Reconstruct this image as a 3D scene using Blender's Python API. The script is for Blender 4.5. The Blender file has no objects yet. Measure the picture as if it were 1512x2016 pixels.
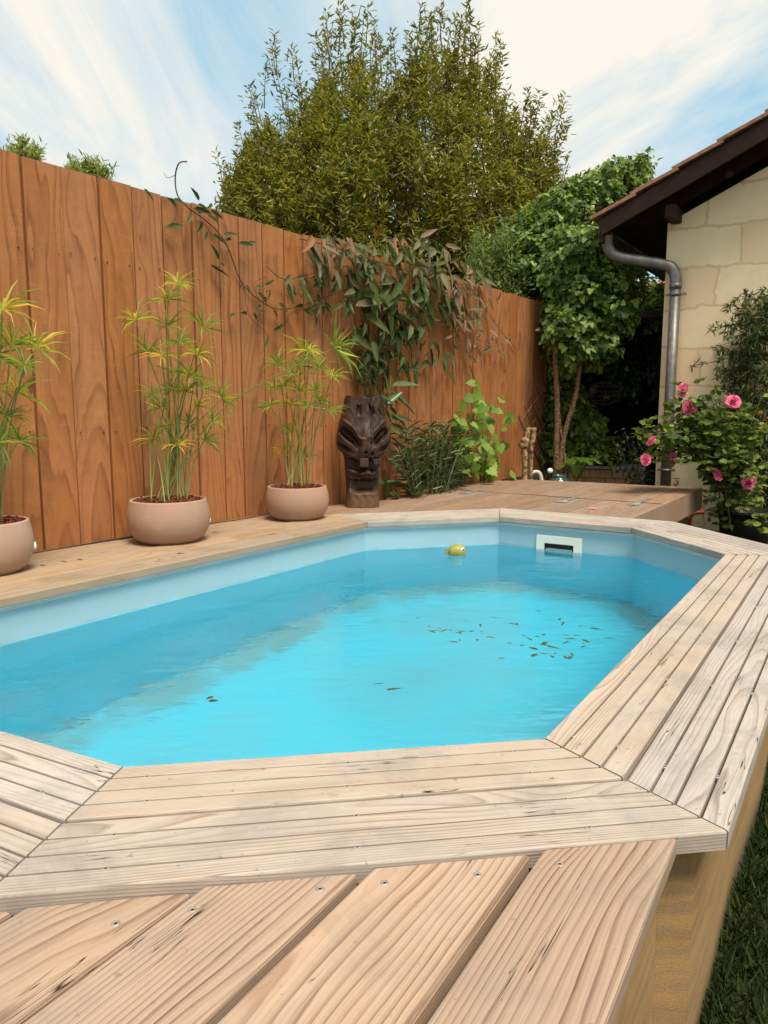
import bpy, math, random
import numpy as np
from mathutils import Vector, Matrix
random.seed(7); RNG = np.random.default_rng(11)
R = math.radians
S = bpy.context.scene
COL = S.collection

# ------------------------------------------------------------------ camera
CAMH = .75; FPX = 1490.; TH = math.atan(206/FPX)
cd = bpy.data.cameras.new('camera'); cam = bpy.data.objects.new('camera', cd); COL.objects.link(cam)
cam.location = (0, 0, CAMH); cam.rotation_euler = (math.pi/2 - TH, 0, 0)
cd.sensor_fit = 'VERTICAL'; cd.sensor_height = 24; cd.lens = FPX/2016*24
cd.clip_start = .02; cd.clip_end = 5000
S.camera = cam
S.render.resolution_x = 768; S.render.resolution_y = 1024
# ------------------------------------------------------------------ exposure
S.view_settings.view_transform = 'Standard'; S.view_settings.look = 'None'
S.view_settings.exposure = 0.9; S.view_settings.gamma = 1; S.view_settings.use_curve_mapping = False
# ------------------------------------------------------------------ sun
SUN_EL, SUN_AZ = R(63), R(152)      # azimuth clockwise from +Y
sl = bpy.data.lights.new('sun', 'SUN'); sun = bpy.data.objects.new('sun', sl); COL.objects.link(sun)
sd = Vector((math.sin(SUN_AZ)*math.cos(SUN_EL), math.cos(SUN_AZ)*math.cos(SUN_EL), math.sin(SUN_EL)))
sun.rotation_euler = sd.to_track_quat('Z', 'Y').to_euler()
sl.energy = 2.7; sl.angle = R(24); sl.color = (1, .90, .75)
# ------------------------------------------------------------------ world
W = bpy.data.worlds.new('World'); S.world = W; W.use_nodes = True
nt = W.node_tree; nt.nodes.clear()
def N(nt, t, **k):
    n = nt.nodes.new(t)
    for a, b in k.items():
        if a[0] == '_': n.inputs[a[1:].replace('_', ' ')].default_value = b
        elif a[0] == 'i' and a[1:].isdigit(): n.inputs[int(a[1:])].default_value = b
        else: setattr(n, a, b)
    return n
def LK(nt, a, b): nt.links.new(a, b)
out = N(nt, 'ShaderNodeOutputWorld'); bg = N(nt, 'ShaderNodeBackground'); bg.inputs[1].default_value = .1
sky = N(nt, 'ShaderNodeTexSky', sky_type='NISHITA', sun_disc=False, sun_elevation=SUN_EL, sun_rotation=SUN_AZ, air_density=1.0, dust_density=1.2, ozone_density=1.0)
tc = N(nt, 'ShaderNodeTexCoord'); sep = N(nt, 'ShaderNodeSeparateXYZ'); LK(nt, tc.outputs['Generated'], sep.inputs[0])
mz = N(nt, 'ShaderNodeMath', operation='ADD', i1=.22); LK(nt, sep.outputs[2], mz.inputs[0])
mm = N(nt, 'ShaderNodeMath', operation='MAXIMUM', i1=.05); LK(nt, mz.outputs[0], mm.inputs[0])
dx = N(nt, 'ShaderNodeMath', operation='DIVIDE'); dy = N(nt, 'ShaderNodeMath', operation='DIVIDE')
LK(nt, sep.outputs[0], dx.inputs[0]); LK(nt, mm.outputs[0], dx.inputs[1]); LK(nt, sep.outputs[1], dy.inputs[0]); LK(nt, mm.outputs[0], dy.inputs[1])
cb = N(nt, 'ShaderNodeCombineXYZ'); LK(nt, dx.outputs[0], cb.inputs[0]); LK(nt, dy.outputs[0], cb.inputs[1])
mp = N(nt, 'ShaderNodeMapping'); mp.inputs['Rotation'].default_value = (0, 0, R(28)); mp.inputs['Scale'].default_value = (1.5, .6, 1); mp.inputs['Location'].default_value = (7.1, 4.2, 0)
LK(nt, cb.outputs[0], mp.inputs[0])
n1 = N(nt, 'ShaderNodeTexNoise', _Scale=1.1, _Detail=10., _Roughness=.62, _Distortion=.9); LK(nt, mp.outputs[0], n1.inputs['Vector'])
r1 = N(nt, 'ShaderNodeMapRange', i1=.33, i2=.59); LK(nt, n1.outputs[0], r1.inputs[0])
mixc = N(nt, 'ShaderNodeMix', data_type='RGBA'); LK(nt, r1.outputs[0], mixc.inputs[0])
# sky blue slightly lifted by thin high veil
veil = N(nt, 'ShaderNodeMix', data_type='RGBA', i0=.75); LK(nt, sky.outputs[0], veil.inputs[6]); veil.inputs[7].default_value = (1.8, 3.6, 4.6, 1)
LK(nt, veil.outputs[2], mixc.inputs[6]); mixc.inputs[7].default_value = (5.2, 5.0, 4.5, 1)
LK(nt, mixc.outputs[2], bg.inputs[0]); LK(nt, bg.outputs[0], out.inputs[0])

# ================================================================== helpers
def ray(u, v):
    x = (u-756)/FPX; y = (v-1008)/FPX
    return np.array([x, math.cos(TH)-y*math.sin(TH), -math.sin(TH)-y*math.cos(TH)])
O = np.array([0, 0, CAMH])
def P(u, v, z=0.):                       # photo position -> point on a level plane
    d = ray(u, v); t = (z-CAMH)/d[2]; return np.array([d[0]*t, d[1]*t, z])
def PD(u, v, D):                         # photo position -> point at distance D forward
    d = ray(u, v); return O + d*(D/d[1])
def hit(u, v, p0, n):
    d = ray(u, v); p0 = np.asarray(p0, float); n = np.asarray(n, float)
    return O + d*(n@(p0-O))/(n@d)
def tag(o, label=None, cat=None, group=None, kind=None):
    if label: o['label'] = label
    if cat: o['category'] = cat
    if group: o['group'] = group
    if kind: o['kind'] = kind
    return o
def empty(name, loc, label, cat, group=None):
    o = bpy.data.objects.new(name, None); COL.objects.link(o); o.location = tuple(loc); o.empty_display_size = .1
    o.matrix_basis = Matrix.Translation(Vector(tuple(loc)))
    return tag(o, label, cat, group)
def wpos(o):
    v = Vector((0, 0, 0))
    while o is not None: v = v + o.location; o = o.parent
    return v
def link(name, me, parent=None, local=False):
    o = bpy.data.objects.new(name, me); COL.objects.link(o)
    if parent is not None:
        o.parent = parent
        if not local: o.location = -wpos(parent)
    return o
class MB:
    def __init__(s): s.v = []; s.f = []; s.n = 0; s.bl = []; s.smooth = []
    def add(s, v, f, bl=None, smooth=False):
        v = np.asarray(v, float).reshape(-1, 3); s.v.append(v)
        s.f += [tuple(int(i)+s.n for i in q) for q in f]; s.smooth += [smooth]*len(f)
        s.bl.append(np.zeros((len(v), 3)) if bl is None else np.asarray(bl, float)); s.n += len(v)
    def box(s, c, half, axes=None):
        ax = np.eye(3) if axes is None else np.asarray(axes, float)
        c = np.asarray(c, float)
        L = np.array([[x, y, z] for x in (-1, 1) for y in (-1, 1) for z in (-1, 1)])*np.asarray(half, float)
        s.add(c + L@ax, [(0, 1, 3, 2), (4, 6, 7, 5), (0, 4, 5, 1), (2, 3, 7, 6), (0, 2, 6, 4), (1, 5, 7, 3)], bl=L)
    def tube(s, pts, rad, seg=8, cap=True):
        pts = np.asarray(pts, float); n = len(pts)
        rad = np.full(n, rad) if np.isscalar(rad) else np.asarray(rad, float)
        t = np.gradient(pts, axis=0); t /= np.linalg.norm(t, axis=1)[:, None]+1e-12
        a = np.array([0, 0, 1.]) if abs(t[0][2]) < .9 else np.array([1., 0, 0])
        V = []; 
        for i in range(n):
            x = np.cross(t[i], a); x /= np.linalg.norm(x)+1e-12; y = np.cross(t[i], x); a = np.cross(x, t[i])
            for k in range(seg):
                q = 2*math.pi*k/seg; V.append(pts[i]+rad[i]*(math.cos(q)*x+math.sin(q)*y))
        F = [(i*seg+k, i*seg+(k+1) % seg, (i+1)*seg+(k+1) % seg, (i+1)*seg+k) for i in range(n-1) for k in range(seg)]
        if cap: F += [tuple(range(seg))[::-1], tuple((n-1)*seg+k for k in range(seg))]
        s.add(V, F, smooth=True)
    def lathe(s, prof, c=(0, 0, 0), seg=48, caps=False):
        c = np.asarray(c, float); V = [(c[0]+r*math.cos(2*math.pi*k/seg), c[1]+r*math.sin(2*math.pi*k/seg), c[2]+z) for r, z in prof for k in range(seg)]
        F = [(i*seg+k, i*seg+(k+1) % seg, (i+1)*seg+(k+1) % seg, (i+1)*seg+k) for i in range(len(prof)-1) for k in range(seg)]
        if caps: F += [tuple(range(seg))[::-1], tuple((len(prof)-1)*seg+k for k in range(seg))]
        s.add(V, F, smooth=True)
    def build(s, name, mat, parent=None, local=False, bevel=0, kind=None):
        me = bpy.data.meshes.new(name); V = np.concatenate(s.v)
        me.from_pydata(V.tolist(), [], s.f); me.materials.append(mat)
        me.polygons.foreach_set('use_smooth', s.smooth)
        a = me.attributes.new('bl', 'FLOAT_VECTOR', 'POINT'); a.data.foreach_set('vector', np.concatenate(s.bl).ravel())
        me.update(); o = link(name, me, parent, local)
        if bevel:
            m = o.modifiers.new('bevel', 'BEVEL'); m.width = bevel; m.segments = 2; m.limit_method = 'ANGLE'; m.angle_limit = R(35)
        if kind: o['kind'] = kind
        return o
def screw(c, z, parent, r=.0072):
    mb = MB(); mb.lathe([(.0001, .0004), (.38*r, .0004), (.45*r, .0010), (.88*r, .0010), (r, .0002), (r, -.004)], (c[0], c[1], z), 14)
    o = mb.build('screw', m_screw, parent); o.data.materials.append(m_dark)
    for p in o.data.polygons:
        if p.index < 14: p.material_index = 1  # dark disc stands in for the shade inside the socket
    return o
def smooth_path(pts, n=8):
    pts = np.asarray(pts, float); out = []
    for i in range(len(pts)-1):
        p0 = pts[max(i-1, 0)]; p1 = pts[i]; p2 = pts[i+1]; p3 = pts[min(i+2, len(pts)-1)]
        for k in range(n):
            t = k/n; out.append(.5*((2*p1)+(-p0+p2)*t+(2*p0-5*p1+4*p2-p3)*t*t+(-p0+3*p1-3*p2+p3)*t**3))
    out.append(pts[-1]); return np.array(out)

# ------------------------------------------------------------------ materials
def newmat(name):
    m = bpy.data.materials.new(name); m.use_nodes = True; nt = m.node_tree; nt.nodes.clear()
    o = N(nt, 'ShaderNodeOutputMaterial'); b = N(nt, 'ShaderNodeBsdfPrincipled'); LK(nt, b.outputs[0], o.inputs[0])
    return m, nt, b, o
def M(nt, op, a, b=None, c=None, clamp=False):
    n = nt.nodes.new('ShaderNodeMath'); n.operation = op; n.use_clamp = clamp
    for i, x in enumerate((a, b, c)):
        if x is None: continue
        if isinstance(x, (int, float)): n.inputs[i].default_value = x
        else: nt.links.new(x, n.inputs[i])
    return n.outputs[0]
def MR(nt, x, a, b, c=0., d=1., smooth=False):
    n = nt.nodes.new('ShaderNodeMapRange'); n.interpolation_type = 'SMOOTHSTEP' if smooth else 'LINEAR'
    nt.links.new(x, n.inputs[0])
    for i, k in enumerate((a, b, c, d)): n.inputs[i+1].default_value = k
    return n.outputs[0]
def MIX(nt, f, a, b, bt='MIX'):
    n = nt.nodes.new('ShaderNodeMix'); n.data_type = 'RGBA'; n.blend_type = bt
    for i, x in ((0, f), (6, a), (7, b)):
        if isinstance(x, (int, float)): n.inputs[i].default_value = x
        elif isinstance(x, tuple): n.inputs[i].default_value = (*x, 1) if len(x) == 3 else x
        else: nt.links.new(x, n.inputs[i])
    return n.outputs[2]
def CMB(nt, x, y, z):
    n = nt.nodes.new('ShaderNodeCombineXYZ')
    for i, a in enumerate((x, y, z)):
        if isinstance(a, (int, float)): n.inputs[i].default_value = a
        else: nt.links.new(a, n.inputs[i])
    return n.outputs[0]
def NOISE(nt, vec, scale, det=3., rough=.5, dist=0.):
    n = nt.nodes.new('ShaderNodeTexNoise'); nt.links.new(vec, n.inputs['Vector'])
    n.inputs['Scale'].default_value = scale; n.inputs['Detail'].default_value = det; n.inputs['Roughness'].default_value = rough; n.inputs['Distortion'].default_value = dist
    return n.outputs[0]
def BUMP(nt, h, strength, dist, normal=None):
    n = nt.nodes.new('ShaderNodeBump'); n.inputs['Strength'].default_value = strength; n.inputs['Distance'].default_value = dist
    nt.links.new(h, n.inputs['Height'])
    if normal: nt.links.new(normal, n.inputs['Normal'])
    return n.outputs[0]

def wood(name, early, late, grey, ring=.006, contrast=1., cracks=.4, greyamt=.4, fibre=.2, pith=.05, wob=.03, knots=True, rough=.75, saw=0., vary=.25, taper=.012, stain=None, fa=1.3, sat=.3, coff=.16, pw=3.5, kinfl=.018, dirt=0.):
    """wood cut from a log: growth rings, knots, cracks; reads the board coordinates (along, across, depth) in 'bl'; depth carries a per board seed (multiples of 10)"""
    m, nt, b, o = newmat(name)
    at = N(nt, 'ShaderNodeAttribute', attribute_name='bl'); sp = N(nt, 'ShaderNodeSeparateXYZ'); LK(nt, at.outputs['Vector'], sp.inputs[0])
    a, c, dz = sp.outputs
    seed = M(nt, 'ROUND', M(nt, 'DIVIDE', dz, 10.)); d = M(nt, 'SUBTRACT', dz, M(nt, 'MULTIPLY', seed, 10.))
    wn = N(nt, 'ShaderNodeTexWhiteNoise', noise_dimensions='1D'); LK(nt, seed, wn.inputs['W']); ws = N(nt, 'ShaderNodeSeparateXYZ'); LK(nt, wn.outputs['Color'], ws.inputs[0])
    r0, r1, r2 = ws.outputs
    off = M(nt, 'MULTIPLY', seed, 7.31)
    # knots
    kv = CMB(nt, M(nt, 'ADD', M(nt, 'MULTIPLY', a, 1.7), off), M(nt, 'MULTIPLY', c, 5.), seed)
    vo = N(nt, 'ShaderNodeTexVoronoi', feature='F1', _Scale=1.); LK(nt, kv, vo.inputs['Vector'])
    vs = N(nt, 'ShaderNodeSeparateXYZ'); LK(nt, vo.outputs['Color'], vs.inputs[0])
    has = M(nt, 'GREATER_THAN', vs.outputs[0], .55 if knots else 2.)
    kd = vo.outputs['Distance']
    kinf = M(nt, 'MULTIPLY', MR(nt, kd, .42, 0., 0., 1., True), has)
    kcore = M(nt, 'MULTIPLY', MR(nt, kd, .11, .06, 0., 1., True), has)
    w1 = NOISE(nt, CMB(nt, M(nt, 'ADD', M(nt, 'MULTIPLY', a, fa), off), M(nt, 'MULTIPLY', c, 4.), seed), 1., 2., .45)
    w2 = NOISE(nt, CMB(nt, M(nt, 'ADD', M(nt, 'MULTIPLY', a, 6.), off), M(nt, 'MULTIPLY', c, 30.), seed), 1., 2., .5)
    cc = M(nt, 'ADD', c, M(nt, 'MULTIPLY', M(nt, 'SUBTRACT', r0, .5), coff))
    dd = M(nt, 'ADD', M(nt, 'ADD', d, pith), M(nt, 'MULTIPLY', M(nt, 'SUBTRACT', w1, .5), wob*2))
    dd = M(nt, 'ADD', dd, M(nt, 'MULTIPLY', a, taper))
    rr = M(nt, 'SQRT', M(nt, 'ADD', M(nt, 'MULTIPLY', cc, cc), M(nt, 'MULTIPLY', dd, dd)))
    rr = M(nt, 'ADD', rr, M(nt, 'MULTIPLY', w2, ring*.45)); rr = M(nt, 'ADD', rr, M(nt, 'MULTIPLY', kinf, kinfl))
    ph = M(nt, 'FRACT', M(nt, 'DIVIDE', rr, ring))
    lw = M(nt, 'MULTIPLY', M(nt, 'POWER', ph, pw), MR(nt, ph, 1., .9, 0., 1.))
    fib = NOISE(nt, CMB(nt, M(nt, 'ADD', M(nt, 'MULTIPLY', a, 9.), off), M(nt, 'MULTIPLY', c, 420.), M(nt, 'MULTIPLY', d, 420.)), 1., 2., .6)
    blot = NOISE(nt, CMB(nt, M(nt, 'ADD', M(nt, 'MULTIPLY', a, 2.), off), M(nt, 'MULTIPLY', c, 9.), seed), 1., 4., .6)
    gm = NOISE(nt, CMB(nt, M(nt, 'ADD', M(nt, 'MULTIPLY', a, 1.1), M(nt, 'ADD', off, 9.)), M(nt, 'MULTIPLY', c, 14.), seed), 1., 3., .6)
    f2 = M(nt, 'MULTIPLY', M(nt, 'POWER', M(nt, 'FRACT', M(nt, 'DIVIDE', rr, ring*.37)), 2.), .22)
    f = M(nt, 'MULTIPLY', M(nt, 'ADD', lw, f2), M(nt, 'MULTIPLY', MR(nt, gm, .3, .7, .35, 1.15), contrast), clamp=True)
    col = MIX(nt, f, early, late)
    col = MIX(nt, M(nt, 'MULTIPLY', MR(nt, blot, .35, .68, 0., 1., True), greyamt), col, grey)
    col = MIX(nt, M(nt, 'MULTIPLY', kcore, .75), col, tuple(x*.45 for x in late))
    vv = M(nt, 'ADD', M(nt, 'MULTIPLY', M(nt, 'SUBTRACT', fib, .5), fibre*2.4), M(nt, 'ADD', 1., M(nt, 'MULTIPLY', M(nt, 'SUBTRACT', r1, .5), vary)))
    hs = N(nt, 'ShaderNodeHueSaturation'); LK(nt, col, hs.inputs['Color']); LK(nt, vv, hs.inputs['Value'])
    LK(nt, M(nt, 'ADD', 1.-sat/2, M(nt, 'MULTIPLY', r2, sat)), hs.inputs['Saturation'])
    col = hs.outputs[0]
    hgt = M(nt, 'ADD', M(nt, 'MULTIPLY', lw, .5), M(nt, 'MULTIPLY', fib, .35))
    if dirt:
        gp = N(nt, 'ShaderNodeNewGeometry'); dn = NOISE(nt, gp.outputs['Position'], 3.1, 6., .68, .4); dn2 = NOISE(nt, gp.outputs['Position'], 45., 3., .6)
        col = MIX(nt, M(nt, 'MULTIPLY', MR(nt, dn, .44, .72, 0., 1., True), dirt), col, tuple(x*.55 for x in grey))
        col = MIX(nt, M(nt, 'MULTIPLY', MR(nt, dn2, .66, .74, 0., 1.), dirt), col, tuple(x*.35 for x in grey))
    if cracks:
        cn = NOISE(nt, CMB(nt, M(nt, 'ADD', M(nt, 'MULTIPLY', a, 2.2), off), M(nt, 'ADD', M(nt, 'ADD', M(nt, 'MULTIPLY', c, 55.), M(nt, 'MULTIPLY', d, 190.)), M(nt, 'MULTIPLY', w1, 5.)), seed), 1., 2., .5)
        cl = MR(nt, M(nt, 'ABSOLUTE', M(nt, 'SUBTRACT', cn, .5)), .009, .002, 0., 1.)
        cm = NOISE(nt, CMB(nt, M(nt, 'ADD', M(nt, 'MULTIPLY', a, 3.), M(nt, 'ADD', off, 5.)), M(nt, 'ADD', M(nt, 'MULTIPLY', c, 16.), M(nt, 'MULTIPLY', d, 40.)), seed), 1., 1.)
        ck = M(nt, 'MULTIPLY', M(nt, 'MULTIPLY', cl, MR(nt, cm, .58, .66)), cracks)
        col = MIX(nt, ck, col, tuple(x*.12 for x in late)); hgt = M(nt, 'SUBTRACT', hgt, M(nt, 'MULTIPLY', ck, 2.))
    if saw:                                    # fine cross-cut saw marks on rough sawn timber
        sn = NOISE(nt, CMB(nt, M(nt, 'ADD', M(nt, 'MULTIPLY', a, 190.), off), M(nt, 'MULTIPLY', c, 9.), seed), 1., 2., .6)
        sb = NOISE(nt, CMB(nt, M(nt, 'ADD', M(nt, 'MULTIPLY', a, 24.), off), M(nt, 'MULTIPLY', c, 3.), seed), 1., 1.)
        s_ = M(nt, 'MULTIPLY', MR(nt, sn, .5, .75), MR(nt, sb, .42, .7))
        col = MIX(nt, M(nt, 'MULTIPLY', s_, saw), col, tuple(min(1, x*1.7) for x in early)); hgt = M(nt, 'ADD', hgt, M(nt, 'MULTIPLY', s_, .5))
    if stain:                                  # green-ish algae and dirt blotches
        g = N(nt, 'ShaderNodeNewGeometry'); sn = NOISE(nt, g.outputs['Position'], stain[1], 5., .62)
        col = MIX(nt, MR(nt, sn, .5, .72, 0., stain[2], True), col, stain[0])
    LK(nt, col, b.inputs['Base Color']); b.inputs['Roughness'].default_value = rough; b.inputs['Specular IOR Level'].default_value = .3
    LK(nt, BUMP(nt, hgt, .5, .0011), b.inputs['Normal'])
    return m
def plain(name, col, rough=.6, metal=0., var=.15, scale=8., bump=0., spec=.4, col2=None, det=4., bscale=60.):
    m, nt, b, o = newmat(name); g = N(nt, 'ShaderNodeNewGeometry')
    n = NOISE(nt, g.outputs['Position'], scale, det, .6)
    c = MIX(nt, MR(nt, n, .3, .7), tuple(x*(1-var) for x in col), col2 or tuple(min(1, x*(1+var)) for x in col))
    LK(nt, c, b.inputs['Base Color']); b.inputs['Roughness'].default_value = rough; b.inputs['Metallic'].default_value = metal; b.inputs['Specular IOR Level'].default_value = spec
    if bump: LK(nt, BUMP(nt, NOISE(nt, g.outputs['Position'], bscale, 4., .6), bump, .004), b.inputs['Normal'])
    return m
def leafmat(name, cols, rough=.45, trans=.3, spec=.35, tcol=None):
    m, nt, b, o = newmat(name); at = N(nt, 'ShaderNodeAttribute', attribute_name='rnd')
    cr = N(nt, 'ShaderNodeValToRGB'); LK(nt, at.outputs['Fac'], cr.inputs[0])
    e = cr.color_ramp.elements
    for i, (p, c) in enumerate(cols):
        el = e[i] if i < 2 else e.new(p)
        el.position = p; el.color = (*c, 1)
    LK(nt, cr.outputs[0], b.inputs['Base Color']); b.inputs['Roughness'].default_value = rough; b.inputs['Specular IOR Level'].default_value = spec
    t = N(nt, 'ShaderNodeBsdfTranslucent'); tm = MIX(nt, 1., cr.outputs[0], tcol or (1.5, 1.6, .7), 'MULTIPLY'); LK(nt, tm, t.inputs[0])
    mx = N(nt, 'ShaderNodeMixShader', i0=trans); LK(nt, b.outputs[0], mx.inputs[1]); LK(nt, t.outputs[0], mx.inputs[2]); LK(nt, mx.outputs[0], o.inputs[0])
    return m

# ------------------------------------------------------------------ leaves
def poly_template(pts, fold=.12, curl=.15):
    """outline half given as (t, s); makes a folded leaf of two half polygons"""
    n = len(pts); V = [(0, 0, 0)] + [(t, s, fold*s*2-curl*t*t) for t, s in pts] + [(1, 0, -curl)] + [(t, -s, fold*s*2-curl*t*t) for t, s in pts[::-1]]
    mid = n+1
    F = [tuple(range(0, mid+1)), (0,)+tuple(range(mid, len(V)))]
    return np.array(V, float), F
LANCE = poly_template([(.3, .5), (.68, .36)])
OVAL = poly_template([(.12, .32), (.45, .5), (.8, .34)], .1, .12)
LONG = poly_template([(.15, .42), (.45, .5), (.8, .24)], .1, .25)
IVY = poly_template([(-.12, .28), (.1, .5), (.3, .36), (.6, .3)], .08, .15)
BLADE = poly_template([(.35, .5)], .1, .3)
GRAPE = poly_template([(-.15, .22), (.02, .5), (.18, .42), (.3, .56), (.48, .34), (.6, .38), (.75, .14)], .08, .2)
def nrmz(a): return a/(np.linalg.norm(a, axis=-1, keepdims=True)+1e-12)
def leaf_mesh(name, pos, dr, up, L, Wd, tmpl, mat, parent=None, rnd=None, local=False, kind=None):
    V, F = tmpl; n = len(pos); pos = np.asarray(pos, float); dr = nrmz(np.asarray(dr, float)); up = np.asarray(up, float)
    L = np.broadcast_to(L, (n,)); Wd = np.broadcast_to(Wd, (n,))
    y = nrmz(np.cross(up, dr)); z = np.cross(dr, y)
    k = len(V)
    P_ = pos[:, None] + dr[:, None]*(V[None, :, 0:1]*L[:, None, None]) + y[:, None]*(V[None, :, 1:2]*Wd[:, None, None]) + z[:, None]*(V[None, :, 2:3]*L[:, None, None]*.6)
    P_ = P_.reshape(-1, 3)
    me = bpy.data.meshes.new(name); me.vertices.add(n*k); me.vertices.foreach_set('co', P_.ravel())
    ls = np.array([len(f) for f in F]); tot = int(ls.sum()); flat = np.concatenate([np.array(f) for f in F])
    me.loops.add(n*tot); me.loops.foreach_set('vertex_index', (flat[None]+np.arange(n)[:, None]*k).ravel().astype(np.int32))
    me.polygons.add(n*len(F)); st = np.concatenate([[0], np.cumsum(ls)[:-1]])
    me.polygons.foreach_set('loop_start', (st[None]+np.arange(n)[:, None]*tot).ravel().astype(np.int32))
    try: me.polygons.foreach_set('loop_total', np.tile(ls, n).astype(np.int32))
    except Exception: pass
    me.materials.append(mat); a = me.attributes.new('rnd', 'FLOAT', 'POINT')
    if rnd is None: rnd = RNG.random(n)
    a.data.foreach_set('value', np.repeat(rnd, k).astype(np.float32)); me.update(calc_edges=True)
    o = link(name, me, parent, local)
    if kind: o['kind'] = kind
    return o
def rdir(n): return nrmz(RNG.normal(size=(n, 3)))

# ------------------------------------------------------------------ boards
SEED = [1]
def board(mb, p, d, n, prof, t0, t1, wmid, zc=0.):
    """extrude a cross-section prof [(s across, z)] from p along d; ends cut by t0(s), t1(s)"""
    SEED[0] += 1; k = len(prof); V = []; B = []
    ns = 6
    for i in range(ns+1):
        for s, z in prof:
            a0, a1 = t0(s), t1(s); t = a0+(a1-a0)*i/ns
            q = p + d*t + n*s; V.append((q[0], q[1], q[2]+z)); B.append((t+SEED[0]*1.37, s-wmid, (z-zc)+SEED[0]*10))
    F = [(i*k+j, i*k+(j+1) % k, (i+1)*k+(j+1) % k, (i+1)*k+j) for i in range(ns) for j in range(k)]
    F += [tuple(range(k))[::-1], tuple(ns*k+j for j in range(k))]
    mb.add(V, F, bl=B)
def gprofile(s0, s1, top, th, grooves=3, gw=.006, gd=.022, r=.004):
    w = s1-s0; pr = [(s0, top-th), (s1, top-th), (s1, top-r), (s1-r*.3, top-r*.3), (s1-r, top)]
    for i in range(grooves, 0, -1):
        c = s0+w*i/(grooves+1); pr += [(c+gw/2+.0012, top), (c+gw/2, top-.0015), (c+gw/2, top-gd), (c-gw/2, top-gd), (c-gw/2, top-.0015), (c-gw/2-.0012, top)]
    pr += [(s0+r, top), (s0+r*.3, top-r*.3), (s0, top-r)]
    return pr
V3 = lambda a: np.array([a[0], a[1], a[2] if len(a) > 2 else 0.], float)

# ================================================================== MATERIALS
m_cop = wood('coping_wood', (.47, .395, .33), (.15, .10, .072), (.42, .38, .34), ring=.0046, contrast=1.1, cracks=1., greyamt=.6, fibre=.2, pith=.03, wob=.02, vary=.2, fa=1.1, sat=.4, coff=.36, dirt=.65)
m_cop_far = wood('shaded_side_wood', (.39, .28, .185), (.17, .105, .062), (.33, .265, .205), ring=.006, contrast=.9, cracks=.5, greyamt=.5, fibre=.15, pith=.04, wob=.03, stain=((.20, .14, .07), 2.2, .6))  # darker copy of the coping wood, fence-side shade put into its colour
m_deck = wood('deck_wood', (.44, .315, .23), (.13, .062, .036), (.42, .345, .275), ring=.0055, contrast=1.35, cracks=1., greyamt=.35, fibre=.12, pith=.05, wob=.022, vary=.28, knots=True, fa=1.1, coff=.36, dirt=.5)
m_fdeck = wood('far_deck_wood', (.27, .17, .108), (.13, .072, .042), (.29, .205, .15), ring=.008, contrast=.7, cracks=.6, greyamt=.7, fibre=.2, pith=.05, wob=.03, vary=.3)
m_fence = wood('fence_wood', (.42, .172, .062), (.105, .032, .010), (.32, .122, .042), ring=.0062, contrast=1.0, cracks=.3, greyamt=.6, fibre=.16, pith=.03, wob=.020, saw=.32, kinfl=.009, vary=.14, taper=.010, rough=.65, fa=.7, sat=.06, coff=.36, dirt=.18)
m_screw = plain('steel_screw', (.40, .36, .32), .5, .6, .2, 200)
m_dark = plain('near_black', (.02, .015, .01), .9)  # near black; also stands in for shade in screw sockets and skimmer mouth

# ================================================================== GROUND
m_soil = plain('grass_soil', (.028, .034, .012), .95, 0, .5, 9., .6, .1)
g = MB(); g.add([(-900, -400, -.55), (900, -400, -.55), (900, 2500, -.55), (-900, 2500, -.55)], [(0, 1, 2, 3)])
# the ground leaves a pit for the sunken pool
ground_mb = MB()
A, B_, C_, D_, E_, F_ = [P(u, v)[:2] for u, v in ((243, 1508), (1072, 1453), (1428, 1091), (1243, 1039), (983, 1017), (723, 1027))]
fg = P(0, 1179)[:2]-F_; fg /= np.linalg.norm(fg); ah = P(0, 1437)[:2]-A; ah /= np.linalg.norm(ah)
G_ = F_+fg*2.57; H_ = A+ah*.92
OCT = [A, B_, C_, D_, E_, F_, G_, H_]                      # counter-clockwise
def offset_oct(o):
    n_ = len(OCT); ln = []
    for i in range(n_):
        p, q = OCT[i], OCT[(i+1) % n_]; d = (q-p)/np.linalg.norm(q-p); n = np.array([d[1], -d[0]]); ln.append((p+n*o, d))
    out = []
    for i in range(n_):
        p, d = ln[i-1]; q, e = ln[i]
        t = np.cross(q-p, e)/np.cross(d, e); out.append(p+d*t)
    return out
hole = offset_oct(.30); big = [(-900, -400), (900, -400), (900, 2500), (-900, 2500)]
V = [(x, y, -.55) for x, y in big]+[(x, y, -.55) for x, y in hole]
# bridge ring: connect outer square to octagon with triangles
cen = np.mean(hole, axis=0)
angs = [math.atan2(p[1]-cen[1], p[0]-cen[0]) for p in hole]
import bmesh
bm = bmesh.new(); vo_ = [bm.verts.new(v) for v in V]
ed = [bm.edges.new((vo_[i], vo_[(i+1) % 4])) for i in range(4)]+[bm.edges.new((vo_[4+i], vo_[4+(i+1) % 8])) for i in range(8)]
bmesh.ops.triangle_fill(bm, use_beauty=True, use_dissolve=False, edges=ed, normal=(0, 0, 1))
me = bpy.data.meshes.new('ground'); bm.to_mesh(me); bm.free(); me.materials.append(m_soil)
tag(link('ground', me), kind='structure')

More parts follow.
